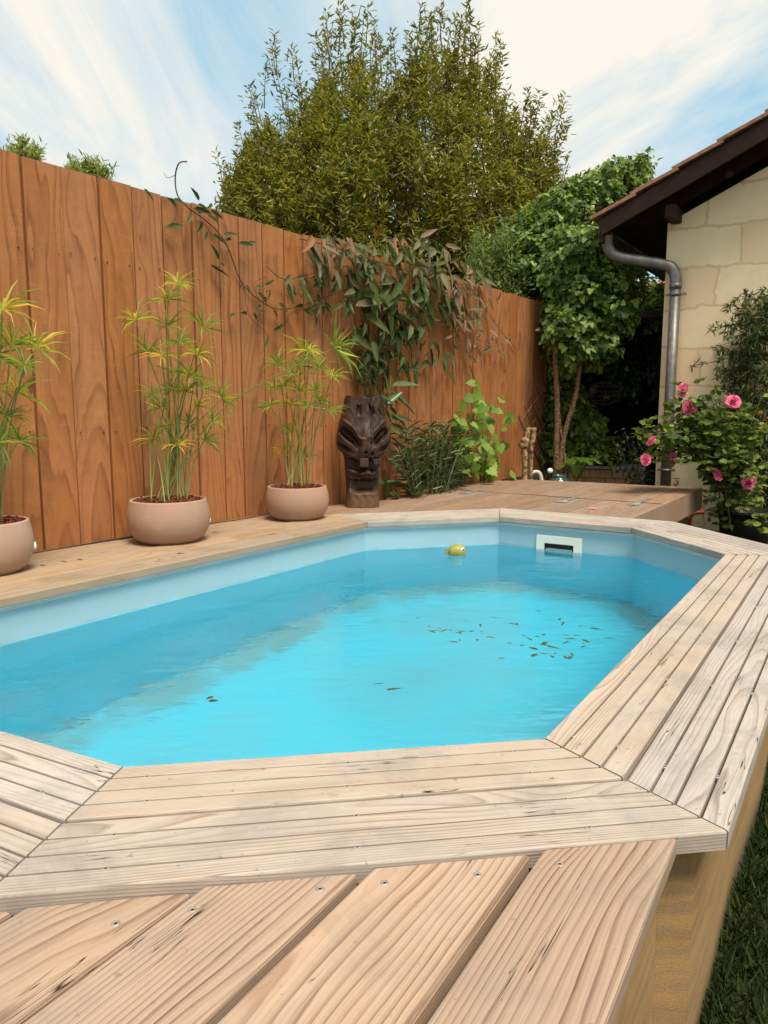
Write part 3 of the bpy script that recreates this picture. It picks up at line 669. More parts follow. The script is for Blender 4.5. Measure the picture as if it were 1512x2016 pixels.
def papyrus(base, r, h, whorls, spread, label, mat, seed, lean_leaf=1.):
    rg = np.random.default_rng(seed); root = empty('potted_papyrus', base, label, 'potted plant')
    mb = MB(); mb.lathe(pot_prof(r, h), base, 64); mb.build('pot', mat, root)
    # lava gravel as many small stones heaped in the bowl
    mb = MB()
    ico = [(0, 0, 1), (.9, 0, .4), (.28, .85, .4), (-.7, .5, .4), (-.7, -.5, .4), (.28, -.85, .4), (0, 0, -.6)]
    icf = [(0, 1, 2), (0, 2, 3), (0, 3, 4), (0, 4, 5), (0, 5, 1), (6, 2, 1), (6, 3, 2), (6, 4, 3), (6, 5, 4), (6, 1, 5)]
    for i in range(420):
        a = rg.random()*6.283; q = math.sqrt(rg.random())*.84*r; sz = rg.uniform(.006, .013)
        c = np.array([base[0]+q*math.cos(a), base[1]+q*math.sin(a), base[2]+h*.94+.018*(1-q/r)+rg.uniform(-.006, .008)])
        m = np.array(Matrix.Rotation(rg.random()*6, 3, Vector(rg.normal(size=3)).normalized())); mb.add(c+(np.array(ico)*sz*rg.uniform(.7, 1.3, 3))@m, icf)
    mb.add([(base[0]+.86*r*math.cos(a), base[1]+.86*r*math.sin(a), base[2]+h*.92) for a in np.linspace(0, 6.283, 33)[:-1]], [tuple(range(32))])
    mb.build('lava_gravel', m_lava, root, kind='stuff')
    for i, (u, v, sz) in enumerate(whorls):
        D = base[1]+rg.uniform(-.13, .13); tip = PD(u, v, D)
        if tip[1] != tip[1]: continue
        # keep it on the pool side of the fence
        dist = (tip[:2]-bF)@nF
        if dist < .06: tip[:2] += nF*(.06-dist)
        a = rg.random()*6.283; q = rg.random()**.5*spread
        b = np.array([base[0]+q*math.cos(a)+(tip[0]-base[0])*.06, base[1]+q*math.sin(a), base[2]+h*.93])
        mid = b+(tip-b)*.5; mid[:2] += (b[:2]-tip[:2])*.13; mid[2] += abs(tip[0]-b[0])*.10
        pts = smooth_path([b, mid, tip], 7)
        mb = MB(); mb.tube(pts, np.linspace(.0042, .0026, len(pts)), 6); st = mb.build('stem', m_stem, root)
        n = int(rg.integers(18, 27)); aa = np.arange(n)*2.39996+rg.random(); el = rg.uniform(-.25, 1.05, n)
        ax_ = nrmz(tip-mid)
        x = nrmz(np.cross(ax_, [0, .02, 1.])); y = np.cross(ax_, x)
        dr = np.cos(el)[:, None]*(np.cos(aa)[:, None]*x+np.sin(aa)[:, None]*y)+np.sin(el)[:, None]*ax_
        Lf = sz*rg.uniform(.55, 1.3, n); warm = .75 if rg.random() < .28 else .25
        # each leaf = two segments so that it bends
        Vt = []; 
        tm = (np.array([(0, 0, 0), (.25, .5, .03), (.6, .42, -.02), (1, 0, -.30), (.6, -.42, -.02), (.25, -.5, .03), (.3, 0, -.02), (.62, 0, -.07)]), [(0, 1, 6), (0, 6, 5), (1, 2, 7, 6), (6, 7, 4, 5), (2, 3, 7), (7, 3, 4)])
        tm = (tm[0]*np.array([1, 1, 1.4]), tm[1])
        leaf_mesh('leaf_whorl', np.repeat(tip[None], n, 0)+dr*.003, dr, np.tile([0, 0, 1.], (n, 1))+rg.normal(size=(n, 3))*.15, Lf, rg.uniform(.005, .0095, n)*(sz/.12)**.5, tm, m_pap, st, rnd=np.clip(rg.normal(warm, .22, n), 0, 1))
        if rg.random() < .45:                      # thin flowering rays
            n = 7; aa = rg.random(n)*6.28; el = rg.uniform(.3, 1.2, n)
            dr = np.cos(el)[:, None]*(np.cos(aa)[:, None]*x+np.sin(aa)[:, None]*y)+np.sin(el)[:, None]*ax_
            leaf_mesh('flower_ray', np.repeat(tip[None], n, 0), dr, rdir(n), sz*.8, .0022, BLADE, m_pap, st, rnd=rg.uniform(.7, 1, n))
    return root
pb2 = P(335, 1076, ZD); pb3 = P(586, 1030, ZD); pb1 = P(-22, 1140, ZD)
for p_ in (pb1, pb2, pb3): p_[2] = -.004
r2 = 80/FPX*pb2[1]; r3 = 62.5/FPX*pb3[1]; r1_ = 87/FPX*pb1[1]
w2 = [(350, 561, .13), (330, 590, .13), (267, 630, .13), (330, 643, .15), (355, 676, .15), (400, 646, .15), (291, 693, .13), (318, 702, .12), (389, 698, .12), (343, 768, .12), (365, 772, .12), (400, 764, .12), (437, 785, .13), (317, 802, .12), (348, 876, .11), (302, 865, .12), (404, 868, .12), (375, 740, .12), (340, 735, .12), (330, 840, .1), (372, 835, .1), (658, 686, .2), (300, 780, .1), (420, 830, .1), (385, 800, .1)]
w3 = [(547, 717, .14), (601, 693, .16), (627, 725, .13), (541, 765, .12), (571, 797, .12), (533, 800, .11), (619, 769, .13), (648, 808, .12), (591, 721, .13), (654, 741, .11), (555, 888, .09), (599, 896, .1), (580, 740, .12), (610, 690, .13), (560, 760, .12), (590, 770, .12), (605, 800, .1), (628, 790, .11), (570, 850, .09)]
w1 = [(70, 687, .17), (22, 680, .15), (33, 772, .15), (37, 868, .14), (5, 610, .17), (-12, 700, .16), (0, 872, .13), (-30, 640, .15), (-50, 700, .15), (-45, 790, .15), (-20, 760, .14), (48, 720, .13), (-60, 860, .14), (-80, 740, .14), (15, 820, .12)]
papyrus(pb1, r1_, .24, w1, .06, 'terracotta bowl of tall papyrus cut off by the left edge, pale bloom on its clay', m_ter2, 21)
papyrus(pb2, r2, .242, w2, .11, 'middle terracotta bowl of tall papyrus whose stalks stand highest against the fence', m_ter, 22)
papyrus(pb3, r3, .225, w3, .10, 'smaller terracotta bowl of bushy papyrus standing beside the carved wooden mask', m_ter, 23)
# small white drain plugs
for (b, r, u, v) in ((pb2, r2, 418, 1045), (pb1, r1_, 66, 1105)):
    q = PD(u, v, b[1]+.12); par = [o for o in bpy.data.objects if o.name.startswith('potted_papyrus') and abs(o.location.x-b[0]) < .01][0]
    mb = MB(); c = np.array([b[0], b[1], b[2]+.105]); dr = nrmz(np.array([.86, .5, 0])); mb.tube([c+dr*r*.96, c+dr*r*1.03, c+dr*r*1.045], [.02, .02, .012], 12); mb.build('drain_plug', plain('white_plastic', (.8, .78, .74), .4), par)
# dry leaves
m_dry = leafmat('dry_leaf', [(0, (.30, .15, .07)), (.5, (.45, .27, .14)), (1, (.22, .09, .04))], .7, .1, .2)
for i, (u, v) in enumerate(((345, 1090), (120, 1104), (150, 1101), (418, 1047), (232, 1140), (78, 1112), (1215, 1002), (500, 1052))):
    q = P(u, v, -.002); dr = np.array([[1, .3*random.uniform(-1, 1), .02]])
    o = leaf_mesh('dry_leaf', [q], dr, [[0, .1, 1]], .075 if i == 0 else .04, .03 if i == 0 else .014, LANCE, m_dry, rnd=np.array([random.random()]))
    tag(o, 'tan dry leaf lying by the foot of the middle bowl' if i == 0 else 'small curled brown leaf scrap lying on the decking', 'leaf', None if i == 0 else 'leaf scraps on the decking')

# ================================================================== CARVED MASK
m_mask, nt_, b_, o_ = newmat('carved_wood')
ge = N(nt_, 'ShaderNodeNewGeometry'); sp_ = N(nt_, 'ShaderNodeSeparateXYZ'); LK(nt_, ge.outputs['Position'], sp_.inputs[0])
v_ = CMB(nt_, M(nt_, 'MULTIPLY', sp_.outputs[0], 60.), M(nt_, 'MULTIPLY', sp_.outputs[1], 60.), M(nt_, 'MULTIPLY', sp_.outputs[2], 5.))
gr = NOISE(nt_, v_, 1., 4., .6, .5); bl_ = NOISE(nt_, ge.outputs['Position'], 5., 4., .6); spk = NOISE(nt_, ge.outputs['Position'], 130., 2.)
c = MIX(nt_, MR(nt_, gr, .3, .7), (.015, .008, .006), (.060, .028, .018)); c = MIX(nt_, M(nt_, 'MULTIPLY', MR(nt_, bl_, .5, .7), .5), c, (.08, .04, .024))
c = MIX(nt_, M(nt_, 'MULTIPLY', MR(nt_, spk, .70, .78), .7), c, (.35, .26, .2))
c = MIX(nt_, MR(nt_, sp_.outputs[2], .12, .06, 0, .75), c, (.16, .085, .045))
LK(nt_, c, b_.inputs['Base Color']); b_.inputs['Roughness'].default_value = .55; b_.inputs['Specular IOR Level'].default_value = .4; LK(nt_, BUMP(nt_, gr, .6, .004), b_.inputs['Normal'])
mbase = P(715, 998, -.010); mh = .86
mask = empty('carved_mask', mbase, 'dark carved wooden beast head with slanted eyes and square teeth, standing against the fence', 'sculpture')
SC = 5.95/FPX/3.6*1.0
zt_ = np.array([935, 900, 850, 830, 800, 750, 700, 660, 640, 615, 590, 560, 530, 500, 440, 390, 350, 310, 270, 230, 200, 180])
xl = np.array([165, 168, 172, 176, 175, 172, 168, 166, 165, 163, 160, 150, 118, 108, 108, 118, 127, 140, 150, 158, 163, 170.])
xr = np.array([400, 400, 398, 395, 398, 400, 402, 404, 405, 408, 412, 432, 470, 490, 485, 468, 452, 440, 430, 420, 412, 406.])
def gs(x, y, cx, cy, sx, sy, rot=0):
    c, s = math.cos(rot), math.sin(rot); X = (x-cx)*c+(y-cy)*s; Y = -(x-cx)*s+(y-cy)*c
    return np.exp(-(np.abs(X/sx)**4+np.abs(Y/sy)**5))
nu, nv = 200, 300
yy = np.linspace(935, 172, nv); l_ = np.interp(-yy, -zt_, xl); r_ = np.interp(-yy, -zt_, xr)
Sx = np.linspace(-1, 1, nu); SS, YY = np.meshgrid(Sx, yy); LL = l_[:, None]; RR = r_[:, None]
XX = (LL+RR)/2+(RR-LL)/2*SS
topz = 178+ -8*np.exp(-((XX-192)/22)**2)+45*np.exp(-((XX-250)/26)**2)+6*np.exp(-((XX-310)/18)**2)+38*np.exp(-((XX-335)/9)**2)-14*np.exp(-((XX-400)/16)**2)
YY2 = 935-(935-YY)*(935-topz)/(935-172)
dep = 74*(1-np.abs(SS)**5)**.5+10
dep = dep+26*np.exp(-((YY-480)/130)**2)*(1-SS**2)
dep += 26*np.exp(-((XX-296)/52)**4)*np.exp(-((YY-470)/110)**4)        # muzzle ridge
for cx, rot, sg in ((185, .72, 1), (395, -.72, -1)):
    dep -= 85*gs(XX, YY, cx, 445, 66, 27, rot); dep += 52*gs(XX, YY, cx+3*sg, 446, 46, 14, rot); dep -= 16*gs(XX, YY, cx+3*sg, 442, 36, 3, rot)
    dep += 16*gs(XX, YY, cx+18*sg, 385, 90, 9, rot)
    dep -= 44*gs(XX, YY, cx-44*sg, 512, 55, 13, rot*.9)
for cx in (288, 336): dep -= 40*gs(XX, YY, cx, 545, 8, 11)
dep -= 135*gs(XX, YY, 300, 632, 160, 36)
dep -= 40*gs(XX, YY, 285, 640, 240, 20)
dep -= 80*gs(XX, YY, 305, 780, 115, 44); dep -= 30*gs(XX, YY, 240, 720, 40, 30, .6); dep += 18*gs(XX, YY, 290, 692, 80, 14)
dep -= 20*gs(XX, YY, 248, 225, 15, 34); dep -= 24*gs(XX, YY, 335, 250, 14, 40, -.2); dep -= 12*gs(XX, YY, 395, 290, 7, 30, -.4)
dep += RNG.normal(size=dep.shape)*.3
# chisel facets
dep += 2.0*np.sin(XX/9+np.sin(YY/30)*2)*np.sin(YY/26)
dep = np.clip(dep, 4, None)
xa = np.array([.86, -.5, 0.])*0+V3(dF)*.35+np.array([.94, -.05, 0]); xa = nrmz(xa*[1, 1, 0]); fn = np.array([xa[1], -xa[0], 0])
Vf = mbase+xa*((XX-283)*SC)[..., None]+fn*((dep-40)*SC)[..., None]+np.array([0, 0, 1])*((935-YY2)*SC)[..., None]
Vb = mbase+xa*((XX-283)*SC)[..., None]+fn*(np.full_like(dep, -70)*SC)[..., None]+np.array([0, 0, 1])*((935-YY2)*SC)[..., None]
ix = lambda i, j: i*nu+j
F = [(ix(i, j), ix(i, j+1), ix(i+1, j+1), ix(i+1, j)) for i in range(nv-1) for j in range(nu-1)]; o_ = nu*nv
F += [(o_+ix(i, j), o_+ix(i+1, j), o_+ix(i+1, j+1), o_+ix(i, j+1)) for i in range(nv-1) for j in range(nu-1)]
F += [(ix(i, 0), ix(i+1, 0), o_+ix(i+1, 0), o_+ix(i, 0)) for i in range(nv-1)]+[(ix(i+1, nu-1), ix(i, nu-1), o_+ix(i, nu-1), o_+ix(i+1, nu-1)) for i in range(nv-1)]
F += [(ix(nv-1, j), ix(nv-1, j+1), o_+ix(nv-1, j+1), o_+ix(nv-1, j)) for j in range(nu-1)]+[(ix(0, j+1), ix(0, j), o_+ix(0, j), o_+ix(0, j+1)) for j in range(nu-1)]
mb = MB(); mb.add(np.concatenate([Vf.reshape(-1, 3), Vb.reshape(-1, 3)]), F, smooth=True); mb.build('carved_log', m_mask, mask)
for x0, x1, y0, y1 in ((246, 306, 592, 650), (340, 392, 600, 636)):
    mb = MB(); c = mbase+xa*((x0+x1)/2-283)*SC+fn*(62*SC)+np.array([0, 0, (935-(y0+y1)/2)*SC]); mb.box(c, ((x1-x0)/2*SC, 26*SC, (y1-y0)/2*SC), [xa, fn, [0, 0, 1]]); mb.build('tooth', m_mask, mask, bevel=.004)

# ================================================================== CLIMBER ON THE FENCE
m_vine = leafmat('clematis_leaf', [(0, (.025, .045, .012)), (.4, (.06, .09, .024)), (.62, (.14, .15, .07)), (.8, (.22, .14, .10)), (1, (.33, .14, .06))], .55, .15, .12)
m_vst = plain('vine_stem', (.07, .035, .025), .6)
vine = empty('climbing_vine', onF(728, 800, .05), 'evergreen climber with long drooping green and bronze leaves sprawling over the fence above the mask', 'climbing plant')
stems = [([(368, 318), (352, 322), (345, 350), (350, 385), (372, 410), (400, 430), (430, 458), (450, 490), (475, 555), (510, 590), (545, 608), (590, 603), (640, 585), (700, 570), (745, 610), (738, 700), (728, 785)], .0045),
 ([(345, 345), (330, 350), (322, 340)], .002), ([(350, 390), (345, 430), (325, 448)], .002),
 ([(525, 525), (560, 550), (610, 540), (680, 525), (740, 560)], .003),
 ([(590, 470), (640, 482), (700, 500), (760, 520), (850, 545), (920, 565), (950, 600), (985, 650), (1018, 690)], .004),
 ([(735, 780), (742, 690), (760, 600), (800, 540), (860, 530)], .006), ([(722, 790), (712, 720), (720, 640), (700, 560)], .005),
 ([(900, 560), (930, 620), (945, 700), (950, 740)], .002), ([(800, 560), (880, 640), (900, 740)], .002), ([(830, 860), (850, 820), (880, 805), (900, 850)], .002), ([(450, 490), (430, 525), (415, 520)], .002), ([(480, 555), (490, 620), (520, 650), (530, 672)], .002), ([(510, 590), (500, 560), (520, 545)], .002), ([(600, 600), (630, 640), (610, 660)], .0015)]
for path, r in stems:
    mb = MB(); pts = [onF(u, v, .03+.02*math.sin(i*2.1)) for i, (u, v) in enumerate(path)]; sp = smooth_path(pts, 6); mb.tube(sp, np.linspace(r, r*.6, len(sp)), 6); mb.build('stem', m_vst, vine)
pos = []; dr = []; Ls = []; rn = []; up = []
def vl(u, v, off, L, cr, ang=None, droop=.9):
    pos.append(onF(u, v, off)); a = random.gauss(0, .9) if ang is None else ang
    d = np.array([dF[0]*a+nF[0]*.35, dF[1]*a+nF[1]*.35, -droop*.8+random.gauss(0, .45)]); dr.append(d)
    up.append(np.array([nF[0], nF[1], .35])+np.array([random.gauss(0, .35), random.gauss(0, .35), random.gauss(0, .2)])); Ls.append(L); rn.append(cr)
clus = [(775, 550, 130, 78, 78, .45, .24), (735, 640, 60, 60, 58, .25, .18), (790, 498, 120, 34, 55, .66, .17), (885, 550, 75, 40, 60, .72, .19), (728, 735, 32, 55, 70, .15, .12), (650, 482, 60, 22, 26, .75, .21), (680, 530, 60, 35, 26, .6, .17), (830, 610, 70, 60, 48, .4, .19), (900, 640, 40, 60, 26, .65, .15), (600, 545, 60, 30, 20, .5, .13), (930, 600, 55, 45, 34, .65, .16), (760, 470, 40, 12, 16, .85, .12), (620, 600, 40, 30, 16, .15, .11), (960, 680, 50, 35, 22, .75, .13), (985, 680, 35, 15, 9, .8, .11), (800, 700, 45, 40, 34, .2, .14), (740, 790, 40, 22, 34, .15, .15), (860, 700, 40, 40, 14, .4, .16)]
for cu, cv, su, sv, n, c0, L0 in clus:
    for i in range(int(n*1.05)):
        a = random.random()*6.283; q = random.random()**.6
        vl(cu+su*q*math.cos(a), cv+sv*q*math.sin(a), .03+.20*random.random()*(1-q*.5), L0*random.uniform(.6, 1.15), min(1, max(0, random.gauss(c0, .13))))
for u, v in ((392, 405), (400, 412), (410, 418), (440, 410), (420, 462), (432, 470), (410, 455), (380, 420), (395, 435), (440, 465), (470, 478), (455, 470), (415, 520), (430, 515), (445, 525), (420, 530), (490, 478), (480, 560), (500, 565), (520, 560), (535, 570), (510, 575), (530, 585), (465, 615), (490, 618), (505, 625), (525, 620), (545, 625), (520, 640), (535, 650), (555, 635), (530, 665), (515, 600), (550, 600), (342, 395), (345, 400), (350, 408), (328, 448), (395, 395), (418, 405), (285, 372), (590, 545), (600, 560), (595, 570), (640, 555), (380, 410), (405, 425)):
    vl(u+random.uniform(-4, 4), v+random.uniform(-4, 4), .035+random.random()*.05, random.uniform(.07, .12), random.uniform(.05, .5), random.choice((-1, 1))*random.uniform(.5, 1), .25)
leaf_mesh('foliage', pos, dr, up, np.array(Ls), np.array(Ls)*.29, LONG, m_vine, vine, rnd=np.array(rn))

# ---- planting bed behind the deck
m_bed = plain('bed_soil', (.035, .022, .013), .95, 0, .4, 20, .8, .1)
bed = MB(); c = bF+dF*4.2+nF*.3; bed.box((c[0], c[1], -.30), (2.6, .45, .06), [[*dF, 0], [*nF, 0], [0, 0, 1]]); tag(bed.build('soil', m_bed), kind='structure')
m_ole = leafmat('narrow_leaf', [(0, (.035, .06, .02)), (.6, (.075, .11, .035)), (1, (.14, .17, .06))], .4, .15, .4)
def shrub_stalks(name, label, cat, regs, mat, tmpl, L, Wr, nl, seed, stemmat, droop=0., off=(.05, .35)):
    rg = np.random.default_rng(seed); bu, bv = regs[0]; b0 = onF(bu, bv, .2); b0[2] = -.25
    root = empty(name, b0, label, cat); pos = []; dr = []; mbs = MB()
    for (u, v) in regs[1]:
        of = rg.uniform(*off); tip = onF(u, v, of); b = onF(bu+(u-bu)*.35, bv, of*.8+.04); b[2] = -.2
        mid = (b+tip)/2+np.array([0, 0, .05]); pts = smooth_path([b, mid, tip], 8); mbs.tube(pts, np.linspace(.004, .002, len(pts)), 5)
        for k in range(nl):
            t = .15+.85*k/nl; q = pts[min(int(t*(len(pts)-1)), len(pts)-1)]+rg.normal(size=3)*.008; ax_ = nrmz(pts[-1]-pts[0]); s = nrmz(np.cross(ax_, rg.normal(size=3)))
            pos.append(q); dr.append(ax_*rg.uniform(.2, .9)+s+np.array([0, 0, -droop]))
    mbs.build('stems', stemmat, root); n = len(pos); leaf_mesh('foliage', pos, dr, np.tile([0, 0, 1.], (n, 1))+rg.normal(size=(n, 3))*.4, rg.uniform(.7, 1.2, n)*L, rg.uniform(.7, 1.2, n)*L*Wr, tmpl, mat, root)
    return root
m_gst = plain('green_stem', (.12, .14, .05), .6)
regs = [(840, 985), [(random.uniform(775, 935), random.uniform(822, 905)) for _ in range(85)]]
shrub_stalks('narrow_leaved_shrub', 'dark bushy plant with thin willow-like leaves, between the mask and the grape vine', 'shrub', regs, m_ole, LANCE, .12, .13, 15, 5, m_gst)
regs = [(770, 985), [(800, 760), (820, 780), (790, 850), (815, 840), (800, 880), (815, 905), (790, 960), (800, 985), (780, 950), (770, 960)]]
m_big = leafmat('broad_dark_leaf', [(0, (.05, .085, .035)), (1, (.10, .15, .06))], .3, .15, .5)
pos = []; dr = []; up = []; Ls = []
rt = empty('broad_leaved_plant', onF(772, 990, .15), 'plant with large glossy pointed leaves fanning out to the right of the carved mask', 'plant')
for u, v, tu, tv in ((772, 760, 825, 752), (768, 770, 822, 808), (775, 780, 800, 790), (765, 825, 815, 822), (765, 835, 812, 848), (766, 845, 808, 865), (765, 890, 820, 912), (762, 900, 800, 935), (755, 985, 765, 930), (765, 955, 815, 958), (770, 965, 800, 995), (762, 960, 745, 940), (765, 970, 792, 985), (768, 860, 800, 885), (770, 815, 803, 835), (758, 800, 790, 770), (760, 950, 790, 945)):
    a = onF(u, v, .12+.1*random.random()); b = onF(tu, tv, .22+.08*random.random()); pos.append(a); dr.append(b-a); Ls.append(np.linalg.norm(b-a)*1.1); up.append([nF[0]*.6, nF[1]*.6, .8])
leaf_mesh('foliage', pos, dr, up, np.array(Ls), np.array(Ls)*.26, LONG, m_big, rt)
mb = MB(); mb.tube(smooth_path([onF(765, 990, .1), onF(768, 900, .12), onF(765, 800, .1), onF(770, 740, .08)]), .004, 6); mb.build('stem', m_gst, rt)
# grape vine
m_grape = leafmat('grape_leaf', [(0, (.10, .20, .03)), (.6, (.16, .27, .04)), (1, (.27, .35, .08))], .5, .3, .2)
gv = empty('grape_vine', onF(940, 950, .2), 'bright green grape vine with lobed leaves climbing the fence near its far end', 'climbing plant')
pos = []; dr = []; up = []; Ls = []
gpts = [(935, 755, 10, 3), (940, 775, 12, 5), (945, 800, 22, 8), (950, 820, 35, 13), (935, 845, 40, 18), (955, 870, 35, 24), (960, 900, 30, 22), (975, 925, 20, 14), (940, 915, 25, 12), (985, 800, 15, 4), (1000, 830, 12, 4), (905, 880, 20, 10), (900, 910, 20, 8), (970, 945, 12, 5)]
for cu, cv, s, n in gpts:
    for i in range(n):
        pos.append(onF(cu+random.gauss(0, s*.6), cv+random.gauss(0, s*.5), random.uniform(.06, .34))); dr.append((random.gauss(0, .7)+.2, random.gauss(0, .5)-.2, -.6+random.gauss(0, .4))); up.append((.5+random.gauss(0, .3), -.7+random.gauss(0, .3), .7)); Ls.append(random.uniform(.065, .12))
leaf_mesh('foliage', pos, dr, up, np.array(Ls), np.array(Ls)*1.0, GRAPE, m_grape, gv)
mb = MB(); mb.tube(smooth_path([onF(945, 950, .15), onF(950, 880, .12), onF(945, 800, .06), onF(935, 750, .04), onF(925, 720, .03)]), .005, 6); mb.tube(smooth_path([onF(950, 860, .1), onF(985, 800, .06), onF(1005, 760, .05)]), .002, 5); mb.build('stem', m_vst, gv)
# small rounder leaved shrub between
m_mid = leafmat('mid_green_leaf', [(0, (.05, .09, .03)), (1, (.13, .19, .08))], .35, .2, .5)
regs = [(900, 960), [(random.uniform(850, 940), random.uniform(830, 900)) for _ in range(28)]]
shrub_stalks('mock_orange_shrub', 'mid green shrub with small pointed oval leaves, tucked behind the grape leaves', 'shrub', regs, m_mid, OVAL, .07, .5, 12, 9, m_gst, .3, (.03, .2))

# ================================================================== TRELLIS, DRIFTWOOD, TRUNKS
tr = empty('trellis', onF(1060, 900, .05), 'dark expanding lattice trellis of thin slats at the far end of the fence', 'trellis')
m_tr = plain('trellis_wood', (.045, .02, .015), .7); m_tr2 = plain('trellis_wood_pale', (.30, .13, .06), .7)
mb = MB()
for k in range(8):
    u0 = 1021+k*12; v0 = 820-k*19; u1 = u0+55+k*2; v1 = v0+165
    u1 = min(u1, 1100); a = onF(u0, v0, .075); b = onF(u1, min(v0+(u1-u0)*2.9, 945), .075); mb = MB(); mb.tube([a, b], .009, 4); mb.build('slat', m_tr, tr)
for k in range(7):
    u0 = 1022+k*10; v0 = 835+k*22; u1 = min(u0+85, 1104); mb = MB(); mb.tube([onF(u0, v0, .055), onF(u1, v0-(u1-u0)*1.45, .055)], .006, 4); mb.build('slat', m_tr2, tr)
m_drift, nt_, b_, o_ = newmat('driftwood'); ge = N(nt_, 'ShaderNodeNewGeometry'); n_ = NOISE(nt_, ge.outputs['Position'], 22., 5., .65, .8)
LK(nt_, MIX(nt_, MR(nt_, n_, .42, .62), (.07, .035, .018), (.50, .34, .15)), b_.inputs['Base Color']); b_.inputs['Roughness'].default_value = .7; LK(nt_, BUMP(nt_, n_, .8, .01), b_.inputs['Normal'])
def D_at(u, v, D): return PD(u, v, D)
mb = MB(); D0 = 8.35
mb.tube(smooth_path([D_at(1033, 960, D0), D_at(1033, 900, D0), D_at(1031, 880, D0), D_at(1036, 862, D0), D_at(1044, 842, D0)], 6), [.032]*6+[.034]*6+[.05]*6+[.036]*6+[.018], 9)
mb.tube(smooth_path([D_at(1046, 960, D0-.02), D_at(1046, 890, D0-.02), D_at(1050, 862, D0-.02), D_at(1051, 842, D0-.02)], 6), np.concatenate([[.022]*6, [.026]*6, [.03]*7]), 9)
dw = mb.build('driftwood_branch', m_drift); tag(dw, 'forked golden brown driftwood stump standing behind the hinged deck, in front of the trellis', 'driftwood')
m_bark, nt_, b_, o_ = newmat('flaky_bark'); ge = N(nt_, 'ShaderNodeNewGeometry'); n_ = NOISE(nt_, ge.outputs['Position'], 40., 4., .7, .5)
LK(nt_, MIX(nt_, MR(nt_, n_, .4, .65), (.05, .028, .016), (.30, .16, .075)), b_.inputs['Base Color']); b_.inputs['Roughness'].default_value = .8; LK(nt_, BUMP(nt_, n_, .9, .01), b_.inputs['Normal'])
m_ivy = leafmat('ivy_leaf', [(0, (.035, .07, .015)), (.4, (.085, .145, .024)), (.8, (.19, .27, .045)), (1, (.34, .41, .10))], .4, .3, .25)
iv = empty('ivy_tree', PD(1100, 960, 8.7), 'small tree with two bare flaky trunks and an ivy-covered crown beside the fence end', 'tree')
for pth, rr_ in (([(1096, 965), (1095, 900), (1097, 800), (1095, 740), (1093, 670), (1100, 620)], .038), ([(1104, 965), (1104, 900), (1115, 840), (1133, 780), (1142, 715), (1150, 660)], .034), ([(1112, 965), (1112, 900), (1104, 850), (1100, 800)], .018)):
    mb = MB(); sp = smooth_path([PD(u, v, 8.7) for u, v in pth], 8); rad = rr_*(1-.35*np.linspace(0, 1, len(sp)))+RNG.normal(size=len(sp))*.002; mb.tube(sp, rad, 9); mb.build('trunk', m_bark, iv)
def blob_leaves(regs, D, dD, n, L, seed, droop=.6):
    """leaves filling bumpy masses, each reg = (u, v, ru, rv) in photo terms at distance D, thick dD"""
    rg = np.random.default_rng(seed); pos = []; dr = []; up = []; ar = np.array([r[2]*r[3] for r in regs]); cnt = (ar/ar.sum()*n).astype(int)
    for (u, v, ru, rv), k in zip(regs, cnt):
        c = PD(u, v, D); s = c[1]/FPX; ax = np.array([ru*s, dD*.5, rv*s])
        d = nrmz(rg.normal(size=(k, 3))); d[:, 1] = -np.abs(d[:, 1])*np.where(rg.random(k) < .8, 1, -1); rad = 1-.45*rg.random(k)**1.7
        bump = 1+.22*np.sin(d[:, 0]*5+u)*np.sin(d[:, 2]*6+v)+.12*np.sin(d[:, 0]*13+v)*np.cos(d[:, 2]*11)
        p = c+d*ax*(rad*bump)[:, None]; pos.append(p); dr.append(d*.5+rg.normal(size=(k, 3))*.5+np.array([0, -.15, -droop])); up.append(d*.9+np.array([0, -.3, .6])+rg.normal(size=(k, 3))*.35)
    return np.concatenate(pos), np.concatenate(dr), np.concatenate(up)
def foliage(name, par, regs, D, dD, n, L, Wr, tm, mat, seed, droop=.6, rnd=None, kind=None):
    p, d, u = blob_leaves(regs, D, dD, n, L, seed, droop); k = len(p); rg = np.random.default_rng(seed+1)
    return leaf_mesh(name, p, d, u, L*rg.uniform(.6, 1.25, k), L*Wr*rg.uniform(.7, 1.2, k), tm, mat, par, rnd=rnd(k, rg) if rnd else None, kind=kind)
foliage('crown', iv, [(1150, 560, 75, 60), (1130, 640, 50, 55), (1180, 620, 50, 60), (1200, 560, 55, 50), (1130, 500, 60, 50), (1170, 680, 38, 40), (1115, 690, 42, 50), (1092, 650, 34, 50), (1210, 630, 26, 40)], 9.1, 1.3, 9500, .075, .95, IVY, m_ivy, 31)
# ivy hedge behind
hd_ = empty('ivy_hedge', PD(1150, 940, 11.6), 'tall bank of glossy green ivy rising between the fence end and the stone house', 'hedge')
foliage('foliage', hd_, [(1230, 400, 40, 60), (1180, 400, 60, 50), (1120, 430, 70, 60), (1060, 480, 70, 60), (1100, 540, 80, 60), (1190, 470, 80, 70), (1250, 480, 40, 60), (1020, 530, 60, 50), (1190, 350, 30, 20), (1240, 345, 25, 25), (1270, 420, 25, 40), (1150, 600, 90, 50), (1275, 600, 26, 50)], 11.6, 1.6, 24000, .075, .95, IVY, m_ivy, 41)
foliage('dark_foliage', hd_, [(1250, 620, 60, 40), (1290, 680, 30, 90), (1130, 820, 40, 80), (1225, 890, 60, 30), (1230, 730, 40, 60)], 11.9, .8, 6500, .08, .9, IVY, leafmat('shade_leaf', [(0, (.015, .028, .01)), (1, (.04, .065, .02))], .35, .15, .4), 43)  # darker ivy copy, shade of the recess put into the leaf colour
mb = MB()
